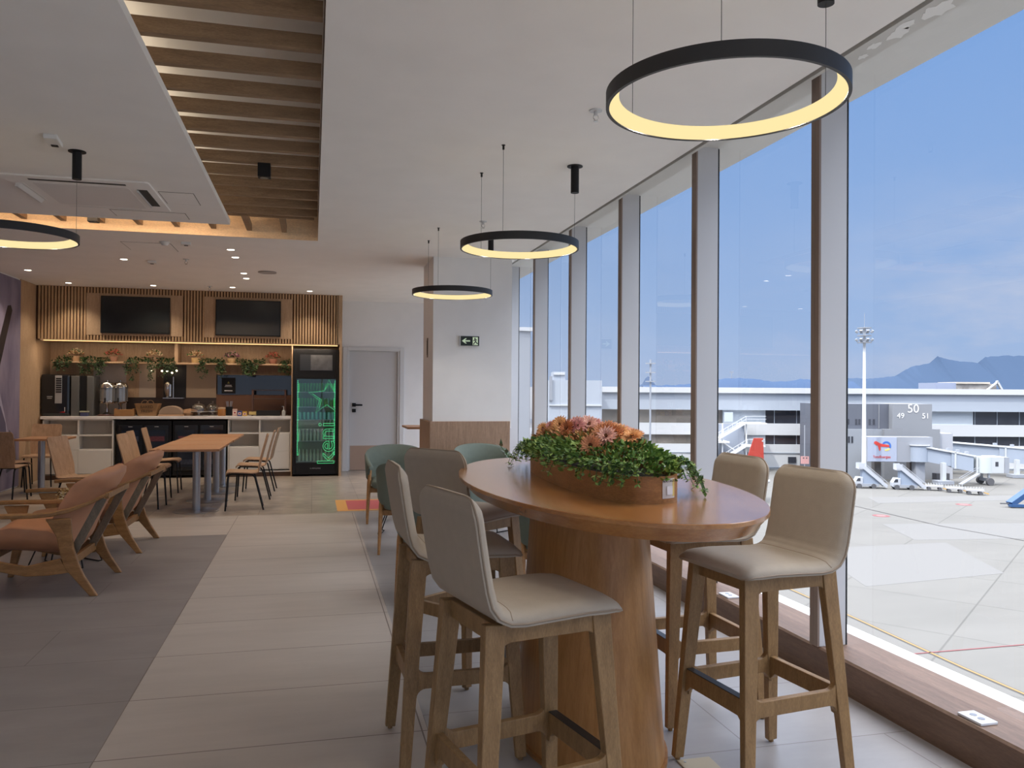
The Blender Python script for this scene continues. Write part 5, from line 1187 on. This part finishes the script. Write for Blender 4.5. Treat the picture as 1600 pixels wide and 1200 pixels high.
# light mast
t = eth('light_mast', 'tall white apron light mast with floodlights in front of the gate tower', 'light mast', 46.3, 106.0, GZ)
MB().cyl(0, 0, 0, 20.6, .30, 16, r2=.16).obj('pole', mat('mast_white', (.78, .79, .80), .5), t, smooth=True)
for z in (18.6, 19.5, 20.5): MB().cyl(0, 0, z, z+.12, .9, 12).obj('ring_platform', m_jg, t)
for k in range(8):
    a = 2*pi*k/8
    for z in (19.0, 20.1) : MB().box(-.18, .18, -.12, .12, -.16, .16, T=Matrix.Translation((1.0*cos(a), 1.0*sin(a), z)) @ Matrix.Rotation(a+pi/2, 4, 'Z') @ Matrix.Rotation(radians(40), 4, 'X')).obj('floodlight', m_jg, t)
MB().cyl(0, 0, 20.6, 22.5, .03, 6).obj('lightning_rod', m_jg, t)
# red tail
t = eth('aircraft', 'aircraft whose bright red tail fin shows above the right bar stools', 'aircraft', 27.2, 90, GZ)
m_rt = mat('tail_red', srgb(176, 62, 48), .45)
MB().loft([[(-1.7, -.14, 2.4), (1.0, -.14, 2.4), (1.0, .14, 2.4), (-1.7, .14, 2.4)], [(-.20, -.07, 6.9), (.85, -.07, 6.9), (.85, .07, 6.9), (-.20, .07, 6.9)]]).obj('tail_fin', m_rt, t, bevel=.03)
MB().box(.7, .84, -.085, .085, 6.5, 6.65).obj('fin_light', m_bw, t)
MB().loft([[(x, r*cos(a), 1.6+zz+r*sin(a)) for a in [2*pi*k/16 for k in range(16)]] for x, r, zz in ((1.6, .15, .5), (0, .55, .3), (-2, .95, .1), (-7, 1.1, 0), (-12, 1.1, 0), (-14, .6, -.2), (-14.8, .1, -.3))]).obj('fuselage', m_bw, t, smooth=True)
MB().prism([(-1.4, -3.2), (-.2, -3.2), (.9, 0), (-.2, 3.2), (-1.4, 3.2), (-1.0, 0)], 2.0, 2.12, 'z').obj('tailplane', m_rt, t); MB().prism([(-9.5, 0), (-7.5, 7), (-6.6, 7), (-6.5, 0), (-6.6, -7), (-7.5, -7)], 1.0, 1.25, 'z').obj('wing', m_bw, t)
for x, y in ((-8, 1.2), (-8, -1.2), (-13, 0)): MB().cyl(x, y, 0, 1.0, .22, 12).obj('landing_gear', m_dk, t)
# external stairs
t = eth('escape_stairs', 'white steel outside staircase on the pier building wall above the red tail', 'staircase', 0, 108.5, 0)
m_ws = mat('stairs_white', (.85, .86, .87), .5)
stand_at(t, 122.1, -0.18, 1.125)
MB().box(28.6, 32.0, 2.4, 3.2, -10.5, -2.9).obj('shaded_recess', mat('recess_blue', (.36, .40, .48), .8), t)
MB().bar((27.0, 0, -5.2), (31.4, 0, -2.6), .9, .25).obj('upper_flight', m_ws, t); MB().bar((27.0, 0, -8.4), (31.6, 0, -5.6), .9, .25).obj('lower_flight', m_ws, t); MB().bar((31.2, 1.2, -7.0), (28.2, 1.2, -5.0), .9, .2).obj('back_flight', m_ws, t)
MB().box(31.3, 34.2, -.5, 2.5, -2.75, -2.6).box(31.5, 34.0, -.5, 2.5, -5.8, -5.62).box(25.5, 29.2, -.5, 2.5, -5.3, -5.1).obj('landing', m_ws, t)
b = MB()
for x0, z0, x1, z1 in ((27.2, -4.2, 31.4, -1.7), (27.2, -4.6, 31.4, -2.1), (27.2, -7.5, 31.6, -4.8), (27.2, -7.9, 31.6, -5.2), (31.4, -1.7, 34.1, -1.7), (31.4, -2.1, 34.1, -2.1), (31.6, -4.8, 33.9, -4.8)): b.bar((x0, -.45, z0), (x1, -.45, z1), .05, .05)
for k in range(8): u = k/7; b.bar((27.2+4.2*u, -.45, -5.1+2.5*u), (27.2+4.2*u, -.45, -4.2+2.5*u), .05, .05).bar((27.2+4.4*u, -.45, -8.3+2.7*u), (27.2+4.4*u, -.45, -7.5+2.7*u), .05, .05)
b.obj('railing', m_ws, t)
MB().box(29.2, 30.4, 2.3, 2.5, -2.55, -1.25).obj('door', m_bl, t)
for x in (28.3, 31.5): MB().box(x, x+.15, 0, .15, -10.5, -2.7).obj('post', m_ws, t)
# small pole sign
t = eth('apron_sign', 'small pink stand sign on a pole before the pier building', 'sign', 42.5, 117.0, GZ)
MB().cyl(0, 0, 0, 7.3, .09, 10).obj('pole', m_jg, t); MB().box(-.6, .6, -.12, -.08, 1.7, 2.8).obj('board', mat('pink_board', srgb(222, 168, 164), .6), t)
MB().box(-.3, -.1, -.13, -.12, 2.45, 2.65).box(.15, .35, -.13, -.12, 2.45, 2.65).obj('marks', m_dk, t)
for x, z, h, l in ((47.6, -2.5, 0, ''), ): pass
# mast far left, roof plant, antenna tree
for x, d, h, l in ((20.6, 120, 16.8, 'thin distant light mast beside a window mullion left of the table flowers'), (708.0, 2600, 30.0, 'lone tree-like antenna on the distant hill')):
    t = eth('distant_mast', l, 'mast', x, d, GZ if d < 200 else 40); MB().cyl(0, 0, 0, h, .14 if d < 200 else 1.2, 8).obj('pole', m_jg, t)
    for z in (.8, .88, .96): kk = 1 if d < 200 else 9; MB().box(-.7*kk, .7*kk, -.3, .3, h*z, h*z+.25*kk*.7).obj('lamp_bar', m_jg, t)
t = eth('roof_plant', 'rooftop machine house on the pier roof before the mountains', 'rooftop unit', 0, 142, 0)
MB().box(74.6, 78.2, 0, 6, 1.5, 3.45).obj('dark_part', mat('plant_blue', (.34, .38, .5), .6), t); MB().box(78.2, 85.3, 0, 6, 1.5, 3.3).obj('tan_part', mat('plant_tan', (.42, .38, .34), .7, var=.3, vs=1), t); MB().box(78.2, 84, -.3, 6.2, 3.3, 3.6).obj('roof', mat('plant_cream', (.62, .55, .46), .7), t)
MB().bar((83.0, -.6, 2.0), (85.2, -.6, 3.7), .5, .18).bar((85.0, -.6, 3.8), (85.9, -.6, 2.2), .5, .3).obj('sloped_stair', m_bw, t)
# distant hills
def ridge(name, label, D, pts, m, depth):
    rr = []; base = -30
    n = len(pts)
    b = MB(); rg = []
    for (x, z) in pts:
        rg.append([ext_dir(x, D-depth*.5, base), ext_dir(x, D-depth*.18, z*.55), ext_dir(x, D, z), ext_dir(x*1.02, D+depth*.4, z*.6), ext_dir(x*1.04, D+depth, base)])
    b.loft(rg, 0, True, True)
    return tag(b.obj(name, m, smooth=True), kind='structure')
def wob(pts, k=5, a=2.0, seed=3):
    r = random.Random(seed); o = []
    for (x0, z0), (x1, z1) in zip(pts[:-1], pts[1:]):
        for j in range(k): u = j/k; o.append((x0+(x1-x0)*u, z0+(z1-z0)*u+r.uniform(-a, a)))
    o.append(pts[-1]); return o
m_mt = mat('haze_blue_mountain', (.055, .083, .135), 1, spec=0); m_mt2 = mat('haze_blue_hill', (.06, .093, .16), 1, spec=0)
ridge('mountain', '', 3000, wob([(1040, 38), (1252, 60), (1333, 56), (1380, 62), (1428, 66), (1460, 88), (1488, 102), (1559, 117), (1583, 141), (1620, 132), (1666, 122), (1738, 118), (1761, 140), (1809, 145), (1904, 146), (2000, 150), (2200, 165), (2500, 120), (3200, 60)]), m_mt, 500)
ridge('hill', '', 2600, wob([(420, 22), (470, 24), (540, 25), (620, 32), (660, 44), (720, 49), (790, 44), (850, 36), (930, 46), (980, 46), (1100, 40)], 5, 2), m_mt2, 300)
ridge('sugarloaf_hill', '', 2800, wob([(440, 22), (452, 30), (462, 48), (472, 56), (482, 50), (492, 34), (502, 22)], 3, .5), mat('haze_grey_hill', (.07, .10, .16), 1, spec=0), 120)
